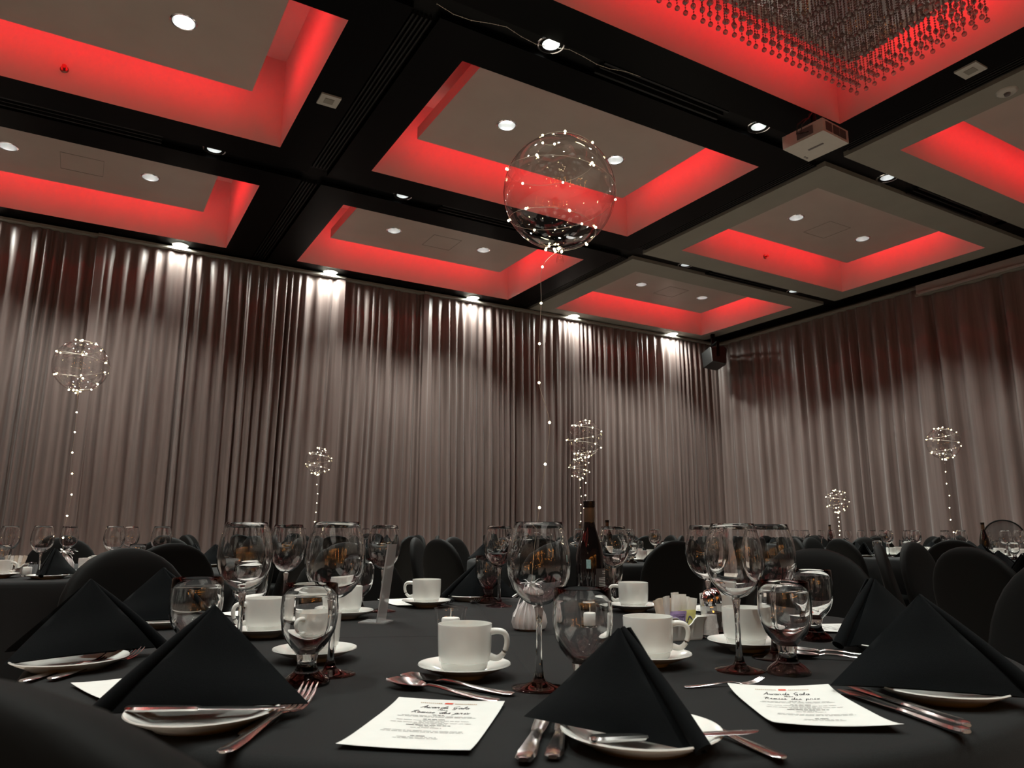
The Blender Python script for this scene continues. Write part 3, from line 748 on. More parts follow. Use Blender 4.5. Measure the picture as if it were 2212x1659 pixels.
# menus
GL = {'a': [[(.8,.8),(.4,1),(.1,.5),(.4,0),(.75,.5),(.8,.95),(.8,.2),(1.05,.1)]], 'w': [[(0,.9),(.15,.1),(.4,.1),(.5,.8),(.6,.1),(.85,.1),(1,.9),(1.2,.85)]],
      'r': [[(0,.1),(.25,1),(.35,.8),(.6,.85),(.6,.2),(.85,.1)]], 'd': [[(.7,.8),(.35,1),(.05,.5),(.35,0),(.7,.5),(.95,2.1),(.75,.2),(1.05,.1)]],
      's': [[(0,.1),(.4,1),(.55,.5),(.5,.1),(.15,.05),(.75,.15)]], 'l': [[(0,.2),(.45,1.6),(.35,2.1),(.15,1.2),(.25,.1),(.6,.15)]],
      'e': [[(0,.4),(.45,.7),(.35,1),(.1,.6),(.25,.05),(.75,.2)]], 'm': [[(0,0),(.15,.9),(.15,0),(.4,.95),(.5,0),(.75,.95),(.85,.1),(1.1,.15)]],
      'n': [[(0,0),(.15,.95),(.15,0),(.45,.95),(.55,.1),(.85,.15)]], 'u': [[(0,.9),(.1,.1),(.4,.1),(.55,.95),(.55,.1),(.85,.15)]],
      'i': [[(0,.2),(.25,1),(.2,.1),(.5,.15)], [(.3,1.45),(.36,1.55)]], 'p': [[(0,.3),(.25,1),(0,-1),(.2,.8),(.6,.9),(.6,.2),(.2,.1),(.9,.15)]],
      'x': [[(0,.9),(.3,.8),(.5,.1),(.8,.1)], [(.75,.95),(.1,.0)]], 'A': [[(0,0),(.35,.9),(.75,2.1),(.95,0),(1.1,.1)], [(.1,.75),(1.1,.85)]],
      'G': [[(1.1,1.8),(.7,2.1),(.1,1.2),(.5,.1),(1,.7),(.6,.95)], [(1,.7),(.95,-.6),(.4,-.5)]], 'R': [[(.1,0),(.45,2)], [(-.2,1.6),(.6,2.1),(1.05,1.6),(.35,1.05),(.7,.6),(1.15,0)]],
      'M': [[(0,0),(.3,1.8),(.6,.4),(1,1.8),(1.1,0)]]}
ADV = {'A': 1.25, 'G': 1.35, 'R': 1.3, 'M': 1.25, 'w': 1.2, 'm': 1.15, 'i': .55, 'l': .6, ' ': .9, 's': .8, 'e': .8, 'p': .95}
def zpaper(x, y, c): return .0012 + c * ((x / .07) ** 2 * .45 + (y / .108) ** 4 * .9)
def script(mb, text, x, y, h, wd, c, slant=.3):
    tot = sum(ADV.get(k, 1.02) for k in text) * h; x -= tot / 2
    for k in text:
        for st in GL.get(k, []):
            pts = [(x + (p[0] + slant * p[1]) * h, y + p[1] * h) for p in st]
            for i in range(len(pts) - 1):
                (a, b), (d, e) = pts[i], pts[i+1]; l = max(1e-9, sqrt((d-a)**2 + (e-b)**2)); nx, ny = -(e-b)/l*wd, (d-a)/l*wd
                q = [(a+nx, b+ny), (a-nx, b-ny), (d-nx, e-ny), (d+nx, e+ny)]
                mb.add([(u, v, zpaper(u, v, c) + .00045) for u, v in q], [(0, 1, 2, 3)])
        x += ADV.get(k, 1.02) * h
def words_line(mb, y, width, h, c, rnd):
    x = -width / 2
    while x < width / 2:
        wl = rnd.uniform(.003, .011); x2 = min(x + wl, width / 2)
        mb.add([(u, v, zpaper(u, v, c) + .00035) for u, v in ((x, y), (x2, y), (x2, y + h), (x, y + h))], [(0, 1, 2, 3)])
        x = x2 + .0014
menu_cache = {}
def menu(x, y, ang, lb, curl=.003, detail=True):
    """ang: heading of the page's top"""
    key = (round(curl, 4), detail)
    if key not in menu_cache:
        rnd = random.Random(4); t = ob('menu_card', None); t['category'] = 'menu'
        m = MB()
        for s in (0, -.0004): m.grid(10, 14, lambda u, v, s=s: (.14 * (u - .5), .216 * (v - .5), zpaper(.14 * (u - .5), .216 * (v - .5), curl) + s))
        part('sheet', m, M['paper'], t)
        title = MB(); script(title, 'Awards Gala', 0, .071, .0055, .0005, curl); script(title, 'Menu', 0, .0625, .0030, .0003, curl); script(title, 'Remise des prix', 0, .048, .0055, .0005, curl)
        part('title', title, M['ink'], t, False)
        lg = MB(); lg.add([(u, v, zpaper(u, v, curl) + .0004) for u, v in ((-.005, .0905), (.0055, .0905), (.0065, .0955), (-.004, .0955))], [(0, 1, 2, 3)])
        part('logo_mark', lg, M['red_ink'], t, False)
        l2 = MB()
        for x0 in (-.036, .009):
            for k in range(11): l2.add([(u, v, zpaper(u, v, curl) + .0004) for u, v in ((x0 + k * .0026, .0915), (x0 + k * .0026 + .0018, .0915), (x0 + k * .0026 + .0018, .0935), (x0 + k * .0026, .0935))], [(0, 1, 2, 3)])
        part('logo_lettering', l2, M['brown_ink'], t, False)
        hd, bd = MB(), MB()
        for yy, wd in ((.0395, .014), (.019, .026), (-.0075, .052), (-.052, .016)): words_line(hd, yy, wd, .0018, curl, rnd)
        for yy, wd in ((.0345, .088), (.0300, .096), (.0135, .088), (.0085, .030), (.0035, .096), (-.0015, .040), (-.013, .018), (-.0180, .036), (-.031, .090), (-.036, .094), (-.057, .044), (-.062, .050)): words_line(bd, yy, wd, .0014, curl, rnd)
        part('headings', hd, M['ink'], t, False); part('dishes', bd, M['grey_ink'], t, False)
        menu_cache[key] = t
        o = t
    else: o = copy_tree(menu_cache[key])
    return place(o, (x, y, TZ), ang - pi / 2, lb, 'menu cards')

# ------------------------------------------------------------------ foreground table setting
def seat(ang, rho, tau):
    a = radians(ang); return (NT[0] + rho * cos(a) - tau * sin(a), NT[1] + rho * sin(a) + tau * cos(a))
wine(.264, 1.386, 'leftmost tall wine glass, standing behind the front left black napkin')
wine(.477, 1.960, 'smaller-looking wine glass between the two big ones on the left')
wine(.362, 1.174, 'big wine glass standing over the ribbed water goblet by the fork')
wine(.749, 1.985, 'wine glass right behind the clear acrylic stand')
wine(1.099, 1.952, 'wine glass across the table, left of the white balloon weight')
wine(.591, .932, 'large wine glass in front of the balloon weight, nearest the camera')
wine(1.392, 1.779, 'wine glass just right of the wine bottle')
wine(1.236, 1.242, 'wine glass half hidden behind the big right one, above the shakers')
wine(.944, .887, 'big wine glass in front of the salt shaker on the right')
wine(1.088, .939, 'rightmost wine glass, behind the front right water goblet')
goblet(.184, 1.340, 'water goblet half hidden behind the front left napkin')
goblet(.361, 1.816, 'water goblet behind the leftmost wine glass')
goblet(.311, 1.122, 'water goblet standing beside the fork tines at left front')
goblet(.677, 1.979, 'water goblet seen behind the big left wine glass near the acrylic stand')
goblet(1.116, 2.050, 'water goblet across the table behind a wine glass stem, left of the weight')
goblet(.618, .862, 'water goblet half hidden behind the large front napkin')
goblet(1.430, 1.850, 'water goblet behind the wine glass right of the bottle')
goblet(.994, .833, 'water goblet nearest the right menu card')
goblet(1.340, 1.049, 'smaller-looking water goblet in front of the right black chair')
cups = [(.905, 2.04, 172, 'across the table behind the candle'), (.536, 1.059, -8, 'at front centre, handle to the right'), (1.365, 1.66, 172, 'left of the sugar packets'),
        (.852, 1.000, -12, 'behind the large front napkin'), (.363, 1.647, 215, 'just left of the front goblet'), (1.112, 1.026, 60, 'on the right behind the big wine glass'),
        (1.289, 1.265, 80, 'behind the salt shaker'), (.378, 1.318, 250, 'seen through the water goblet at left'), (.613, 1.886, 140, 'behind the big left wine glass')]
for (x, y, hd, wd) in cups:
    saucer(x, y, f'white saucer under the cup {wd}', 'saucers on the foreground table')
    cup(x, y, -YAW + radians(hd), f'white coffee cup {wd}', 'cups on the foreground table')
# plates and napkins
pn = [(.536, .646, 'large front napkin right of the menu card'), (.150, .962, 'front left napkin'), (1.030, .615, 'front right napkin'), (.015, 1.432, 'left napkin at the table edge'),
      (.200, 1.930, 'napkin before the large left chair'), (1.345, .880, 'napkin behind the front right one'), (1.120, 2.165, 'napkin across the table')]
for x, y, wd in pn: plate_at(x, y, f'white side plate under the {wd}', 'side plates on the foreground table')
g = 'napkins on the foreground table'
napkin(.540, .555, radians(108.4 + 2 - 16), 'large black napkin tent nearest the camera, right of the white menu', g, sc=.88)
napkin(.040, 1.010, radians(-16.4 + 16), 'black napkin tent at front left, beside the forks', g, sc=.97)
napkin(1.082, .512, radians(127.1 - 12), 'black napkin tent at front right over the table knives', g, sc=1.03)
napkin(.160, 1.512, radians(-163 - 14), 'black napkin tent at the left edge of the table', g, sc=1.03)
napkin(.305, 1.905, radians(169 - 10), 'black napkin tent in front of the large left chair', g)
napkin(1.225, .915, vdir(58), 'black napkin tent standing behind the front right one', g)
napkin(1.020, 2.175, radians(-28 + 8), 'black napkin tent across the table, beside the far forks', g)
g = 'cutlery on the foreground table'
lay(SN, .496, .880, .410, 1.062, 'silver spoon nearest the menu card at front centre', g)
lay(SN, .533, .905, .447, 1.070, 'silver spoon tucked in front of the centre saucer', g)
lay(FK, .148, .819, .300, 1.010, 'silver dinner fork at left front, tines towards the goblet', g, tilt=-.02)
lay(FK, .178, .874, .305, 1.055, 'silver fork beside the front left plate, under the dinner fork', g)
lay(KN, .391, .645, .520, .800, 'silver table knife nearest the camera, left of the front napkin', g)
lay(KN, .421, .640, .545, .795, 'second silver knife half under the front napkin and plate', g, sc=.93)
lay(KN, .865, .490, .955, .740, 'outer silver table knife right of the right menu card', g)
lay(KN, .893, .505, .985, .735, 'inner silver table knife beside the front right plate', g)
lay(FK, .620, .532, .640, .74, 'silver fork handle sticking out right of the front plate', g, sc=.93)
lay(FK, .772, .8315, .850, .806, 'silver fork lying crosswise above the right menu card', g, sc=.6)
lay(FK, -.045, 1.325, .085, 1.490, 'silver fork at the left edge, tines raised beside the left plate', g)
lay(FK, -.010, 1.318, .11, 1.470, 'second silver fork at the left edge beside the plate', g, z=TZ + .002)
lay(SN, 1.235, .800, 1.135, .915, 'silver spoon lying behind the front right goblet', g)
lay(SN, 1.270, .825, 1.175, .940, 'second spoon behind the front right goblet', g)
lay(FK, 1.04, 2.24, .985, 2.045, 'fork across the table with dark tines, beside the far napkin', g)
lay(FK, 1.11, 2.22, 1.065, 2.025, 'second fork across the table beside the far napkin', g)
lay(KN, .455, .625, .620, .560, 'butter knife lying on the front plate under the napkin', g, z=TZ + .0165, sc=.8)
lay(KN, .070, .985, .215, .905, 'butter knife lying on the front left plate under the napkin', g, z=TZ + .0165, sc=.8)
lay(KN, 1.10, .565, .965, .640, 'butter knife lying on the front right plate under the napkin', g, z=TZ + .0165, sc=.8)
# menus
menu(.374, .825, atan2(.178, .144), 'white menu card at front centre between fork and knife', .0035)
menu(.815, .660, atan2(.236, .148), 'white menu card at front right beside the table knives', .007)
for a, lb in ((194.4, 'white menu card poking out behind the front left napkin'), (86.4, 'white menu card across the table behind the acrylic stand'), (14.4, 'white menu card behind the sugar caddy'),
              (122.4, 'white menu card by the leftmost wine glass stem'), (338.4, 'white menu card behind the small right goblet')):
    p = seat(a, .76 if a != 194.4 else .745, 0); menu(p[0], p[1], radians(a) + pi, lb, .0035)

# acrylic stand
t = thing('acrylic_stand', 'clear acrylic table-number stand left of the candle', 'stand', (.668, 1.752, TZ), -YAW + radians(-12))
part('foot_plate', MB().box(-.055, .012, -.03, .03, 0, .003), M['acrylic'], t, False)
m = MB().add([(-.010, -.028, .003), (-.0065, -.028, .003), (-.0065, .028, .003), (-.010, .028, .003), (.012, -.028, .185), (.0155, -.028, .185), (.0155, .028, .185), (.012, .028, .185)],
             [(0, 1, 2, 3), (4, 5, 6, 7), (0, 1, 5, 4), (1, 2, 6, 5), (2, 3, 7, 6), (3, 0, 4, 7)])
part('upright', m, M['acrylic'], t, False)
# candles
def candle(x, y, lb, z=TZ):
    t = thing('votive_candle', lb, 'candle', (x, y, z), 0, 'votive candles')
    part('tumbler', MB().lathe([(.026, .004), (.0275, .012), (.0315, .045), (.034, .062)], 32), M['glass'], t, 80)
    part('rim', MB().lathe([(.034 + .0009 * cos(2*pi*k/8), .062 + .0009 * sin(2*pi*k/8)) for k in range(8)], 32, close=True), M['glass'], t)
    part('glass_base', MB().lathe([(1e-4, .0), (.025, .0), (.0262, .003), (.026, .007), (1e-4, .007)], 28), M['solid'], t)
    part('wax', MB().lathe([(1e-4, .0075), (.0185, .0075), (.0190, .012), (.0190, .040), (.0175, .0425), (1e-4, .044)], 28), M['wax'], t)
    part('wick', MB().tube([(0, 0, .043), (.0006, 0, .052), (0, 0, .061)], .0008, 5), M['wax'], t)
candle(.688, 1.425, 'clear glass votive with white candle behind the centre cup')
candle(.980, 1.330, 'clear glass votive with white candle behind the large front napkin')
# balloon weight
def weight(x, y, lb, z=TZ, sc=1.0):
    t = thing('balloon_weight', lb, 'balloon weight', (x, y, z), .4, 'balloon weights'); t.scale = (sc,) * 3
    prof = [(1e-4, .0), (.024, .0), (.030, .004), (.0315, .014), (.0285, .030), (.020, .044), (.010, .054), (.006, .060), (.009, .068)]
    def fn(u, v):
        k = v * (len(prof) - 1); i = min(int(k + 1e-6), len(prof) - 1); r, zz = prof[i]; a = 2 * pi * u
        return (r * (1 + .10 * cos(18 * a) * min(1, zz / .01)) * cos(a), r * (1 + .10 * cos(18 * a) * min(1, zz / .01)) * sin(a), zz)
    part('pleated_wrap', MB().grid(108, len(prof) - 1, fn, wrap=True), M['foil'], t, 30)
    rnd = random.Random(3)
    for k in range(26):
        a = rnd.uniform(0, 2 * pi); l = rnd.uniform(.022, .045); el = rnd.uniform(-.1, 1.25); wd = rnd.uniform(.002, .0042)
        pts = []
        for q in range(5):
            s = q / 4; rr = .003 + l * s * cos(el); zz = .062 + l * s * sin(el) - .02 * s * s
            pts.append((rr * cos(a + .3 * s), rr * sin(a + .3 * s), zz))
        m = MB(); sx, sy = -sin(a) * wd, cos(a) * wd
        m.grid(4, 1, lambda u, v: (pts[int(round(u*4))][0] + sx * (2*v-1), pts[int(round(u*4))][1] + sy * (2*v-1), pts[int(round(u*4))][2] + .0015 * abs(2*v-1)))
        part('tassel_strip', m, M['ribbon'], t)
    for k, a in enumerate((2.6, 5.6)):
        m = MB(); m.grid(6, 1, lambda u, v: ((.010 + .024 * u) * cos(a + .2 * v), (.010 + .024 * u) * sin(a + .2 * v), .062 - .035 * u * u + .004 * sin(6 * u)))
        part('ribbon_tail', m, M['ribbon'], t)
weight(.905, 1.468, 'white pleated foil balloon weight with tassel in front of the wine bottle', sc=1.18)
# sugar caddy with packets
def caddy(x, y, rz, lb, z=TZ, full=True):
    t = thing('sugar_caddy', lb, 'sugar caddy', (x, y, z), rz, 'sugar caddies')
    a, b, h = .046, .034, .046
    def top(px_, side): return h - (.017 * max(0, 1 - (px_ / .020) ** 2) ** 1.0 if side else 0)
    m = MB()
    per = []
    n = 16
    for k in range(n): per.append((-a + 2 * a * k / n, -b, 1))
    for k in range(10): per.append((a, -b + 2 * b * k / 10, 0))
    for k in range(n): per.append((a - 2 * a * k / n, b, 1))
    for k in range(10): per.append((-a, b - 2 * b * k / 10, 0))
    N = len(per)
    def ring(f, zf): return [(p[0] * f, p[1] * f, zf(p)) for p in per]
    m.rings([ring(.86, lambda p: .0), ring(.90, lambda p: .004), ring(.97, lambda p: top(p[0], p[2]) - .006), ring(1.07, lambda p: top(p[0], p[2]) - .002), ring(1.08, lambda p: top(p[0], p[2])), ring(1.02, lambda p: top(p[0], p[2]) + .0005), ring(.90, lambda p: top(p[0], p[2]) - .006), ring(.84, lambda p: .006)])
    part('dish', m, M['china'], t, 45)
    return t
def packet(x, y, z, rz, tilt, w_, h_, mt, lb, lean=0.0, grp='sweetener packets in the caddy'):
    t = thing('sugar_packet', lb, 'sugar packet', (x, y, z), rz, grp)
    t.rotation_euler = (tilt, lean, rz)
    def fn(u, v, s): 
        e = min(u, 1 - u, v, 1 - v); th = .0018 * min(1, e * 6)
        return (w_ * (u - .5) + .0006 * sin(9 * v), s * th + .0008 * sin(7 * u + 4 * v), h_ * v)
    m = MB()
    for s in (1, -1): m.grid(6, 8, lambda u, v, s=s: fn(u, v, s))
    part('sachet', m, M[mt], t)
    return t
CR = -YAW + radians(24)
caddy(1.105, 1.205, CR, 'white porcelain sugar caddy with notched rim beside the salt shaker')
ccx, ccy = 1.105, 1.205
def cpos(u, v): return (ccx + u * cos(CR) - v * sin(CR), ccy + u * sin(CR) + v * cos(CR))
p = cpos(-.013, -.020); t = packet(*p, TZ + .022, CR + .04, .10, .042, .036, 'pk_purple', 'purple sweetener packet with navy print in the caddy')
def text_mesh(s, size, mt, parent, loc, rot, shear=0):
    cu = bpy.data.curves.new('lettering', 'FONT'); cu.body = s; cu.size = size; cu.align_x = 'CENTER'; cu.shear = shear; cu.resolution_u = 2
    o = bpy.data.objects.new('lettering', cu); COL.objects.link(o); bpy.context.view_layer.update()
    me = bpy.data.meshes.new_from_object(o.evaluated_get(bpy.context.evaluated_depsgraph_get())); bpy.data.objects.remove(o); bpy.data.curves.remove(cu)
    me.materials.clear(); me.materials.append(M[mt]); r = ob('lettering', me, parent, loc); r.rotation_euler = rot; return r
text_mesh('SUGAR', .0070, 'navy', t, (.004, -.0026, .0215), (radians(90), 0, 0)); text_mesh('TWIN', .0105, 'navy', t, (.003, -.0026, .0125), (radians(90), 0, 0))
bar = MB()
for (x0, x1, z0, z1) in ((-.014, .016, .0285, .0292), (-.014, .016, .0095, .0102), (.0153, .016, .0095, .0292)): bar.box(x0, x1, -.0026, -.0022, z0, z1)
part('printed_frame', bar, M['navy'], t, False)
p = cpos(.016, -.012); t = packet(*p, TZ + .024, CR - .05, .06, .044, .034, 'pk_yellow', 'yellow sweetener packet with dark swirl in the caddy')
sw = [(-.012 + .024 * k / 12, -.0026, .008 + .012 * (k / 12) + .005 * sin(k * .9)) for k in range(13)]
part('printed_swirl', MB().tube(sw, .0012, 5), M['navy'], t)
tall = [(-.030, -.004, 'pk_tan', -.25), (-.022, .002, 'pk_white', -.12), (-.012, .006, 'pk_tan', -.08), (-.004, .000, 'pk_white', .06), (.006, .008, 'pk_white', -.05), (.015, .004, 'pk_white', .04), (.023, .010, 'pk_white', .10), (.031, .002, 'pk_white', .16), (-.028, .014, 'pk_tan', -.1), (.000, .018, 'pk_tan', .03)]
for k, (u, v, mt, ln) in enumerate(tall):
    p = cpos(u, v); t = packet(*p, TZ + .010, CR + random.uniform(-.5, .5), random.uniform(-.08, .1), .019, .074 + random.uniform(-.006, .010), mt, f"{'brown' if mt == 'pk_tan' else 'white'} paper sugar stick, {ords[k]} placed among those standing in the caddy", ln)
    if k in (6, 2): part('printed_square', MB().box(-.004, .002, -.0027, -.0022, .045, .053), M['orange'], t, False)
for k, o in enumerate(sorted([o for o in COL.objects if o.get('category') == 'sugar packet' and 'stick' in o['label']], key=lambda o: px(o.location)[0])):
    o['label'] = f"{'brown' if 'brown' in o['label'] else 'white'} paper sugar stick, {ords[k]} from left in the caddy"
# shakers
def shaker(x, y, lb, fill, z=TZ):
    t = thing('shaker', lb, 'shaker', (x, y, z), .3, 'glass shakers')
    part('jar', MB().lathe([(.0225, .002), (.0225, .008), (.0195, .012), (.0165, .060), (.0155, .070)], 10), M['glass'], t, 20)
    part('jar_base', MB().lathe([(1e-4, 0), (.021, 0), (.0228, .002), (.0226, .007), (1e-4, .008)], 20), M['solid'], t)
    part('contents', MB().lathe([(1e-4, .0085), (.0185, .0085), (.0178, .015), (.0155, .048), (1e-4, .051)], 20), M[fill], t)
    part('cap', MB().lathe([(.0158, .066), (.0165, .068), (.0165, .078), (.0150, .084), (.0115, .092), (.006, .0975), (1e-4, .0990)], 24), M['chrome'], t)
shaker(1.165, 1.172, 'clear glass salt shaker with chrome cap beside the sugar caddy', 'salt')
shaker(1.215, 1.205, 'pepper shaker with chrome cap half hidden behind the salt shaker', 'pepper')
# wine bottles
def bottle(x, y, rz, lb, detail=True, z=TZ):
    t = thing('wine_bottle', lb, 'wine bottle', (x, y, z), rz, 'wine bottles')
    part('glass_body', MB().lathe([(1e-4, .004), (.030, .0), (.0385, .003), (.040, .010), (.040, .125), (.0385, .150), (.033, .178), (.0245, .205), (.0178, .228), (.0150, .245), (.0146, .285)], 36), M['bottle'], t, 60)
    part('neck_band', MB().lathe([(.0150, .242), (.0153, .243), (.0150, .284), (.0148, .285)], 28), M['foil_brown'], t)
    part('screw_cap', MB().lathe([(.0150, .284), (.0165, .285), (.0165, .289), (.0158, .2895), (.0165, .290), (.0165, .294), (.0158, .2945), (.0165, .295), (.0165, .301), (.0155, .3025), (1e-4, .303)], 28), M['capsule'], t, 25)
    if detail:
        def arc(a0, a1, z0, z1, r=.0404): return MB().grid(16, 1, lambda u, v: (r * cos(a0 + (a1 - a0) * u), r * sin(a0 + (a1 - a0) * u), z0 + (z1 - z0) * v))
        v0 = -pi / 2                        # label angles: -90 degrees faces the camera
        lbp = part('front_label', arc(v0 + .30, v0 + 1.9, .055, .118), M['label'], t)
        part('tax_stamp', arc(v0 - .36, v0 - .05, .118, .142), M['teal'], t)
        lines = MB()
        for k, (zz, h, a0, a1) in enumerate([(.1135, 0, 0, 0)] + [(.092 - .0042 * q, .0012, v0 + .52, v0 + 1.5) for q in range(6)] + [(.1035, .0010, v0 + .86, v0 + 1.4)]):
            if h: lines.v, lines.f = (lambda q: (lines.v + q.v, lines.f + [tuple(i + len(lines.v) for i in f) for f in q.f]))(arc(a0, a1, zz, zz + h, .0407))
        part('label_print', lines, M['white'], lbp, False)
        a = v0 + 1.02; text_mesh('VILLA', .0070, 'white', t, (.0409 * cos(a), .0409 * sin(a), .1075), (radians(90), 0, a + pi / 2))
    return t
bottle(1.247, 1.700, -YAW, 'dark red-wine bottle with screw cap standing on the foreground table')

# ------------------------------------------------------------------ balloons
LED_ME = MB().ball((0, 0, 0), .0030, 8, 6).mesh('fairy_bulb', M['led']); LED2_ME = MB().ball((0, 0, 0), .0042, 6, 5).mesh('fairy_bulb', M['led'])
def balloon(c, base, lb, path=None, R=.1425, seed=0, big=False):
    c = Vector(c); rnd = random.Random(seed)
    t = thing('balloon', lb, 'balloon', c, 0, 'clear balloons with fairy lights')
    prof = [(max(1e-4, R * sin(pi * i / 24)), -R * cos(pi * i / 24) * 1.02) for i in range(25)]
    part('film', MB().lathe(prof, 48), M['film'], t, 80)
    part('neck', MB().lathe([(.004, -R * 1.02 + .004), (.006, -R * 1.02 - .006), (.0035, -R * 1.02 - .012), (.008, -R * 1.02 - .03), (.0095, -R * 1.02 - .042)], 14), M['film'], t)
    b = Vector(base) - c; led = LED_ME if big else LED2_ME
    pts = []; n = 90; tw = 3.4
    for k in range(n + 1):
        s = k / n; th = pi * (.03 + .94 * s) ; a = 2 * pi * tw * s + seed
        pts.append(Vector(((R + .002) * sin(th) * cos(a), (R + .002) * sin(th) * sin(a), (R + .002) * cos(th) * 1.02)))
    part('spiral_wire', MB().tube(pts, .0006 if big else .0010, 4), M['wire'], t)
    nb = 22 if big else 20
    for k in range(nb):
        ob('fairy_bulb', led, t, pts[int((k + .5) / nb * n)] * 1.01)
    for k in range(4 if big else 2): ob('fairy_bulb', led, t, (rnd.uniform(-.012, .012), rnd.uniform(-.012, .012), -R * 1.02 - rnd.uniform(.0, .014)))
    kn = Vector((0, 0, -R * 1.02 - .008))
    if path: line = [kn] + [Vector(p) - c for p in path] + [b]
    else:
        line = [kn.lerp(b, k / 8) + Vector((rnd.uniform(-.012, .012), rnd.uniform(-.012, .012), 0)) * (1 if 0 < k < 8 else 0) for k in range(9)]
    sm = []
    for i in range(len(line) - 1):
        p0, p1, p2, p3 = line[max(i-1, 0)], line[i], line[i+1], line[min(i+2, len(line)-1)]
        for q in range(5):
            s = q / 5; sm.append(.5 * ((2*p1) + (p2-p0)*s + (2*p0-5*p1+4*p2-p3)*s*s + (3*p1-p0-3*p2+p3)*s**3))
    sm.append(line[-1])
    part('light_string', MB().tube(sm, .0007 if big else .0009, 4), M['wire'], t)
    if path:
        for p in path[:-1]: ob('fairy_bulb', led, t, Vector(p) - c)
    else:
        for p in line[1:]: ob('fairy_bulb', led, t, p)
    return t
Z = .97
pth = [(.937, 1.456, Z+.643), (.934, 1.458, Z+.549), (.930, 1.460, Z+.446), (.929, 1.461, Z+.349), (.950, 1.448, Z+.252), (.941, 1.454, Z+.153), (.929, 1.461, Z+.052), (.915, 1.468, Z-.06)]
balloon((.975, 1.434, Z+.842), (.905, 1.468, TZ+.064), 'big clear balloon with fairy lights rising from the foreground table', pth, seed=1, big=True)
fb = dict(L=((-.066, 4.694, .899), 'clear fairy-light balloon above the left table'), B2=((2.224, 8.0, .732), 'small clear fairy-light balloon near the back curtain, left of centre'),
          B3=((3.427, 4.715, .715), 'clear fairy-light balloon above the wine bottle'), B4=((5.879, 8.22, .836), 'tiny clear fairy-light balloon just under the one above the wine bottle'),
          B5=((6.754, 3.756, .794), 'clear fairy-light balloon above the right-hand table'), B6=((8.60, 6.24, .39), 'low small clear fairy-light balloon before the right curtain'))
for k, (n, (c, lb)) in enumerate(fb.items()):
    dx = {'L': (.014, -.10)}.get(n, (.0, .0))
    balloon((c[0], c[1], Z + c[2]), (TB[n][0] + dx[0], TB[n][1] + dx[1], TZ + (.06 if n == 'L' else .003)), lb, seed=k + 2)

# ------------------------------------------------------------------ settings on the other tables
def far_setting(n, off, items):
    cx, cy = TB[n]; rows = dict(wine=[], goblet=[], cup=[], saucer=[], napkin=[], plate=[])
    for k in range(10):
        a0 = off + 36 * k
        def P(r, da): a = radians(a0 + da); return cx + r * cos(a), cy + r * sin(a)
        for it, r, da in (('wine', .55, 10.5), ('goblet', .64, 8.5), ('cup', .50, -4), ('napkin', .80, -18.5)):
            if it not in items: continue
            x, y = P(r, da); q = px((x, y, TZ + .1))
            if q[0] < -30 or q[0] > 2240: continue
            g_ = f'{it}s on the {TW[n]}'
            if it == 'wine': rows[it].append(wine(x, y, '', g_))
            elif it == 'goblet': rows[it].append(goblet(x, y, '', g_))
            elif it == 'cup':
                rows['saucer'].append(saucer(x, y, '', f'saucers on the {TW[n]}')); rows[it].append(cup(x, y, random.uniform(0, 6), '', g_))
            else:
                rows['plate'].append(plate_at(x, y, '', f'plates on the {TW[n]}'))
                hd = radians(a0 - 18.5) + random.uniform(-1.2, 1.2)
                rows[it].append(napkin(x - .12 * cos(hd), y - .12 * sin(hd), hd, '', g_, sc=.98))
    nm = dict(wine='clear wine glass', goblet='clear water goblet', cup='white coffee cup', saucer='white saucer', napkin='black napkin tent', plate='white side plate')
    for k, v in rows.items(): label_row(v, nm[k], TW[n])
gl = 'place settings on the left table'
label_row([wine(x, y, '', 'wine glasses on the left table') for x, y in ((-.28, 4.507), (-.122, 3.951), (-.025, 4.821), (.166, 4.072), (.282, 4.873), (.367, 4.013))], 'clear wine glass', TW['L'])
label_row([goblet(x, y, '', 'water goblets on the left table') for x, y in ((-.294, 4.341), (.294, 4.40), (.47, 4.22))], 'clear water goblet', TW['L'])
for nm_, fn_ in (('saucer', lambda x, y: saucer(x, y, '', 'saucers on the left table')), ('coffee cup', lambda x, y: cup(x, y, -YAW + random.choice((0, 3.1)), '', 'cups on the left table'))):
    label_row([fn_(x, y) for x, y in ((-.27, 4.12), (.07, 4.25), (.13, 4.62))], f'white {nm_}', TW['L'])
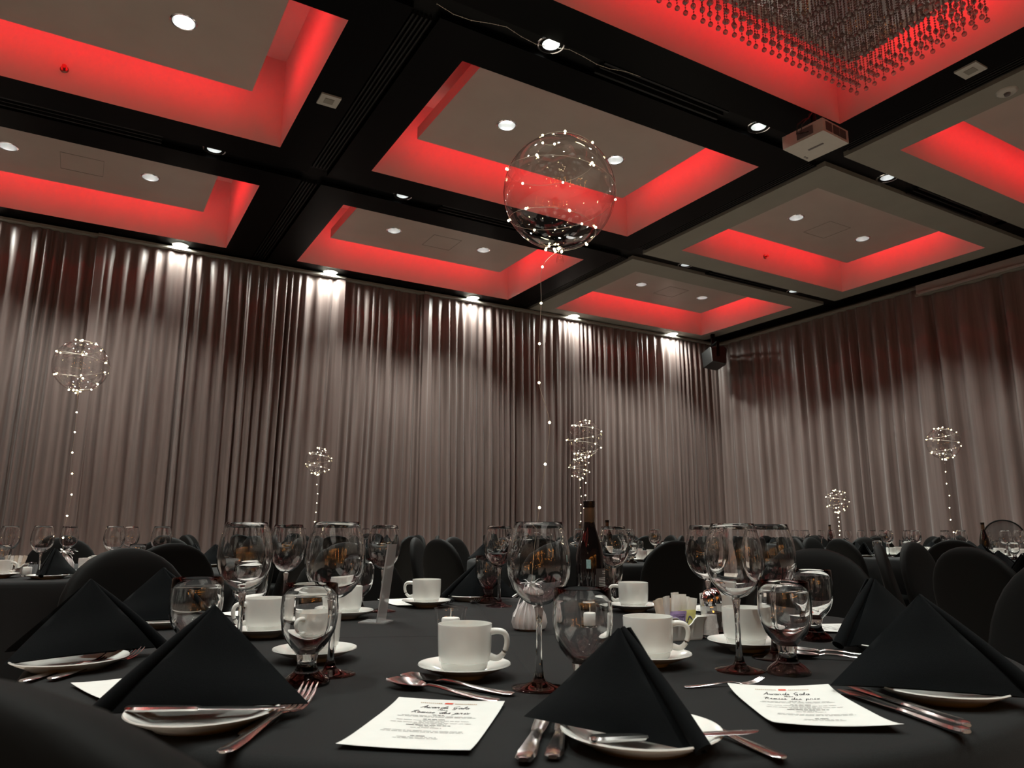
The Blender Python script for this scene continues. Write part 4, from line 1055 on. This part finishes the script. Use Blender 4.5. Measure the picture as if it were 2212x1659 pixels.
label_row([plate_at(x, y, '', 'plates on the left table') for x, y in ((-.085, 3.97), (.70, 4.78), (.62, 4.98))], 'white side plate', TW['L'])
label_row([napkin(x, y, h_, '', 'napkins on the left table', sc=1.0) for x, y, h_ in ((-.110, 3.885, vdir(-12)), (.80, 4.68, vdir(-60)), (.70, 4.92, vdir(-50)))], 'black napkin tent', TW['L'])
far_setting('B3', 3, ('wine', 'goblet', 'cup', 'napkin')); far_setting('B5', 25, ('wine', 'goblet', 'cup', 'napkin'))
far_setting('B2', 5, ('wine', 'napkin')); far_setting('B4', 8, ('wine', 'napkin')); far_setting('B6', 15, ('wine', 'napkin')); far_setting('E', 20, ('napkin',))
caddy(-.24, 4.46, .5, 'white sugar caddy on the left table')
for k in range(5): packet(-.265 + .012 * k, 4.46 + .008 * k, TZ + .01, .5, .05, .019, .078, 'pk_white' if k % 2 else 'pk_tan', f'paper sugar stick, {ords[k]} from left in the left table caddy', -.2 + .1 * k, 'sugar sticks on the left table')
candle(-.175, 4.20, 'votive candle beside the napkin on the left table')
weight(-.036, 4.58, 'white tasselled balloon weight on the left table', sc=1.5)
bottle(5.70, 7.98, 0, 'dark wine bottle on the farthest table by the back curtain', False); bottle(8.35, 6.20, 0, 'dark wine bottle on the far right corner table', False)
bottle(6.98, 3.62, 0, 'dark wine bottle on the right-hand table', False); bottle(3.62, 4.70, 0, 'dark wine bottle on the table behind, seen above a wine glass rim', False)
# bulb wall behind the camera, seen only mirrored in the glasses
t = thing('bulb_wall', 'wall of warm bulbs behind the camera, mirrored orange in the glasses', 'light wall', (-.6, -4.4, 0))
m = MB()
for (x0, kind) in ((-5.6, 0), (-4.3, 1), (-2.9, 2), (-1.3, 1), (.2, 0), (1.6, 2), (2.9, 1)):
    for r in range(11):
        for c in range(8):
            on = (c < 2 or r < 2) if kind == 0 else ((3 <= c < 5 or r > 8) if kind == 1 else (c < 2 or c > 5 or r > 8))
            if on: m.ball((x0 + c * .125, 0, 1.0 + r * .135), .018, 5, 4)
tag(part('bulbs', m, M['warm'], t), kind='stuff')
